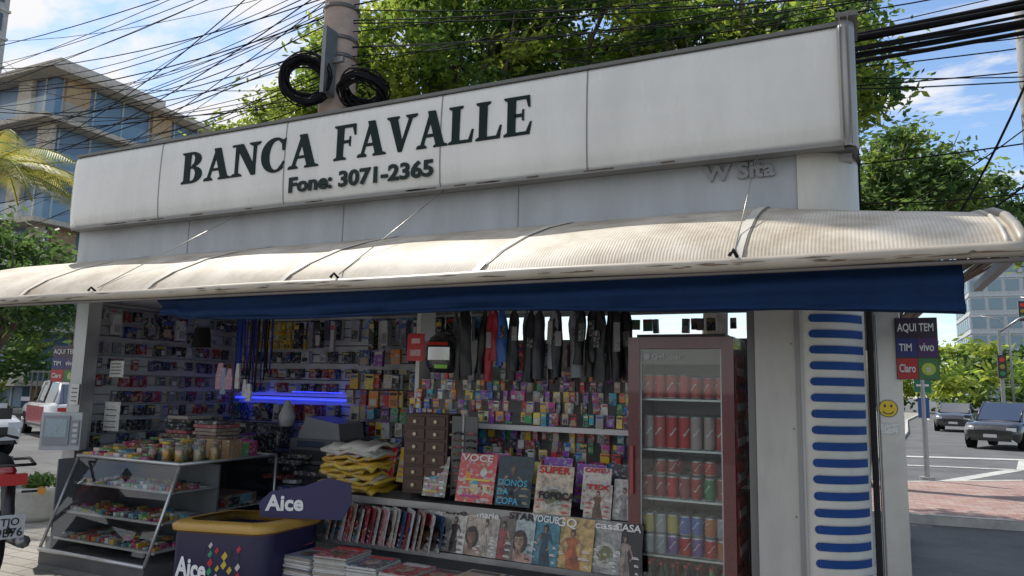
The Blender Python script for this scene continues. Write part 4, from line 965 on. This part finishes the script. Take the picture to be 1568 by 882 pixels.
for x in(0,1.28):
    torus((x,0,.31),.25,.055,(.015,.015,.015),"rubber");torus((x,0,.31),.19,.012,(.1,.1,.1),"metal")
    for k in range(6):
        a=2*pi*k/6;b.tube([(x,0,.31),(x+.19*math.cos(a),0,.31+.19*math.sin(a))],.012,4,(.08,.08,.08),"metal")
RED=(.28,.008,.012)
b.tube([(-.42,0,.9),(-.15,0,.86),(.2,0,.78),(.5,0,.76)],[.03,.1,.13,.12],8,RED,"carpaint")
b.tube([(-.3,0,.93),(.0,0,.90),(.35,0,.84),(.55,0,.83)],[.05,.12,.13,.1],8,(.02,.02,.02),"cloth")
b.tube([(.5,0,.8),(.75,0,.9),(1.0,0,.82)],[.12,.17,.1],10,RED,"carpaint")
b.box((-.47,-.09,.80),(-.4,.09,.88),(.5,.02,.02),"plastic")
b.tube([(-.35,0,.8),(-.42,0,.6),(-.46,0,.45)],[.05,.05,.04],6,(.02,.02,.02),"plastic")
b.box((-.485,-.1,.42),(-.478,.1,.59),(.5,.5,.5),"plastic")
b.tube([(-.5,-.12,.95),(-.3,-.14,.98),(0,-.13,.95)],.012,6,(.05,.05,.05),"metal");b.tube([(-.5,.12,.95),(-.3,.14,.98),(0,.13,.95)],.012,6,(.05,.05,.05),"metal");b.tube([(-.5,-.12,.95),(-.5,.12,.95)],.012,6,(.05,.05,.05),"metal")
for s in(-1,1):
    b.tube([(-.4,s*.08,.74),(-.42,s*.2,.74)],.01,5,(.02,.02,.02),"plastic");b.cyl((-.45,s*.2,.74),(-.38,s*.22,.74),.03,.03,8,(.6,.25,.02),"plastic")
    b.tube([(0,s*.1,.31),(.35,s*.12,.45)],.025,6,(.1,.1,.1),"metal");b.tube([(-.02,s*.14,.35),(.05,s*.15,.75)],.025,6,(.3,.3,.3),"metal")
    b.tube([(1.28,s*.09,.31),(.98,s*.09,.98)],.025,6,(.3,.3,.3),"metal");b.tube([(.95,0,1.0),(.9,s*.3,1.08),(.78,s*.36,1.06)],.014,6,(.03,.03,.03),"rubber")
    b.tube([(.95,s*.15,1.05),(.92,s*.25,1.25)],.008,5,(.03,.03,.03),"metal");b.box((.9,s*.27-.06,1.22),(.92,s*.27+.06,1.32),(.05,.05,.05),"plastic")
b.tube([(-.3,-.16,.35),(.3,-.16,.33),(.6,-.12,.3)],[.05,.04,.025],8,(.3,.3,.3),"metal")
b.box((.35,-.14,.25),(.75,.14,.6),(.12,.12,.12),"metal");b.cyl((1.05,0,.9),(1.15,0,.88),.1,.08,12,(.5,.5,.5),"plastic")
b.T=Matrix.Identity(4);b.build("bike_body",e)
txt("TIO",T@Matrix.Translation((-.488,.06,.515))@Matrix.Rotation(rad(-90),4,'Z'),.075,(.03,.03,.03),e,"plate_text",width=.12,ext=.001,off=.001)
txt("9B76",T@Matrix.Translation((-.488,.085,.435))@Matrix.Rotation(rad(-90),4,'Z'),.085,(.03,.03,.03),e,"plate_text",width=.17,ext=.001,off=.001)
e=empty("white_planter",(-8.5,5.5,0));b=M()
b.lathe([(.0,0),(.26,0),(.3,.06),(.36,.3),(.4,.34),(.4,.38),(.35,.38),(.33,.3),(0,.3)],(-8.6,5.5,0),24,(.55,.55,.52),"concrete");b.build("pot",e)
foliage("shrub",[((-8.6,5.5,.40),(.28,.28,.05))],500,.05,G2,e,clump=.05)
e=empty("street_name_sign",(1.13,16.8,0));b=M()
b.cyl((1.13,16.8,0),(1.13,16.8,2.0),.05,None,10,(.35,.36,.37),"metal");b.box((.98,16.77,1.7),(1.28,16.79,2.0),(.01,.16,.08),"plastic");b.box((1.02,16.76,1.82),(1.24,16.768,1.86),(.7,.7,.7),"plastic")
b.box((1.03,16.77,1.2),(1.23,16.79,1.6),(.02,.08,.3),"plastic");b.cyl((1.13,16.8,0),(1.13,16.8,.06),.14,None,12,(.3,.3,.3),"concrete");b.build("post_and_plates",e)
def tl(x,y,h,arm):
    e=empty("traffic_light",(x,y,0));b=M()
    b.cyl((x,y,-.1),(x,y,h),.09,.07,10,(.3,.3,.3),"metal")
    if arm: b.tube([(x,y,h-.1),(x+arm*.5,y,h+.5),(x+arm,y,h+.7)],.05,6,(.3,.3,.3),"metal")
    for px,pz in((x,h-1.6),(x+arm,h+.0)):
        b.box((px-.16,y-.25,pz-.5),(px+.16,y-.05,pz+.5),(.02,.02,.02),"plastic")
        for k,c in enumerate(((.02,.2,.08),(.3,.2,.02),(.6,.02,.02))): b.cyl((px,y-.27,pz-.3+k*.3),(px,y-.25,pz-.3+k*.3),.1,None,12,c,"plastic")
    b.build("pole_and_heads",e)
tl(5.6,38,4.6,1.6);tl(9.5,44,6,-2);tl(14,60,6,-3)
for x,y in((11,70),(19,85)):
    e=empty("street_lamp",(x,y,0));b=M();b.tube([(x,y,-.1),(x,y,7),(x-.6,y,8),(x-2,y,8.3)],[.1,.08,.06,.05],8,(.4,.4,.4),"metal");b.box((x-2.7,y-.15,8.2),(x-1.9,y+.15,8.35),(.5,.5,.5),"metal");b.build("column_and_head",e)
# ------------------------------------------------------------------ CAMERA, LIGHT, WORLD
cd=bpy.data.cameras.new("camera");cd.lens=36*1120/1568;cd.sensor_width=36;cd.clip_end=4000;cd.clip_start=.05
cam=bpy.data.objects.new("camera",cd);sc.collection.objects.link(cam)
cam.matrix_world=Matrix.Translation((0,0,1.6))@Matrix.Rotation(rad(25.4),4,'Z')@Matrix.Rotation(pi/2+rad(7.8),4,'X')@Matrix.Rotation(rad(1.3),4,'Z')
sc.camera=cam
sd=V((-.84,.45,0)).normalized();el=rad(55);sd=V((sd.x*math.cos(el),sd.y*math.cos(el),math.sin(el)))
sl=bpy.data.lights.new("sun",'SUN');sl.energy=4.8;sl.angle=rad(.5);sl.color=(1,.95,.87)
so=bpy.data.objects.new("sun",sl);sc.collection.objects.link(so);so.rotation_euler=(-sd).to_track_quat('-Z','Y').to_euler();so.location=(-20,20,40)
w=bpy.data.worlds.new("World");sc.world=w;w.use_nodes=True;nt=w.node_tree;bg=nt.nodes["Background"]
sky=N(nt,"ShaderNodeTexSky",sky_type='NISHITA');sky.sun_disc=False;sky.sun_elevation=el;sky.sun_rotation=math.atan2(sd.x,sd.y);sky.air_density=1;sky.dust_density=.5;sky.ozone_density=2
hs=N(nt,"ShaderNodeHueSaturation");hs.inputs["Saturation"].default_value=1.05;hs.inputs["Value"].default_value=1.25;nt.links.new(sky.outputs[0],hs.inputs["Color"])
tc=N(nt,"ShaderNodeTexCoord");sep=N(nt,"ShaderNodeSeparateXYZ");nt.links.new(tc.outputs["Generated"],sep.inputs[0])
za=N(nt,"ShaderNodeMath",operation='ADD');za.inputs[1].default_value=.12;nt.links.new(sep.outputs["Z"],za.inputs[0])
dv=N(nt,"ShaderNodeVectorMath",operation='DIVIDE');cmb=N(nt,"ShaderNodeCombineXYZ")
for k in("X","Y","Z"): nt.links.new(za.outputs[0],cmb.inputs[k])
nt.links.new(tc.outputs["Generated"],dv.inputs[0]);nt.links.new(cmb.outputs[0],dv.inputs[1])
mp=N(nt,"ShaderNodeMapping");mp.inputs["Scale"].default_value=(1.6,3.2,0);mp.inputs["Rotation"].default_value=(0,0,.5);nt.links.new(dv.outputs[0],mp.inputs["Vector"])
nz=N(nt,"ShaderNodeTexNoise");nz.inputs["Scale"].default_value=1.5;nz.inputs["Detail"].default_value=10;nz.inputs["Roughness"].default_value=.62;nz.inputs["Distortion"].default_value=.25;nt.links.new(mp.outputs[0],nz.inputs["Vector"])
lm=N(nt,"ShaderNodeMath",operation='MULTIPLY_ADD');lm.inputs[1].default_value=-.09;nt.links.new(sep.outputs["X"],lm.inputs[0]);nt.links.new(nz.outputs["Fac"],lm.inputs[2])
lm2=N(nt,"ShaderNodeMath",operation='MULTIPLY_ADD');lm2.inputs[1].default_value=-.05;nt.links.new(sep.outputs["Y"],lm2.inputs[0]);nt.links.new(lm.outputs[0],lm2.inputs[2])
cr=N(nt,"ShaderNodeValToRGB");cr.color_ramp.elements[0].position=.42;cr.color_ramp.elements[1].position=.60;nt.links.new(lm2.outputs[0],cr.inputs[0])
mx=N(nt,"ShaderNodeMix",data_type='RGBA');mx.inputs["B"].default_value=(6.4,6.4,6.5,1);nt.links.new(cr.outputs[0],mx.inputs["Factor"]);nt.links.new(hs.outputs[0],mx.inputs["A"])
nt.links.new(mx.outputs["Result"],bg.inputs["Color"]);bg.inputs["Strength"].default_value=.15
sc.view_settings.view_transform='Standard';sc.view_settings.look='None';sc.view_settings.exposure=0
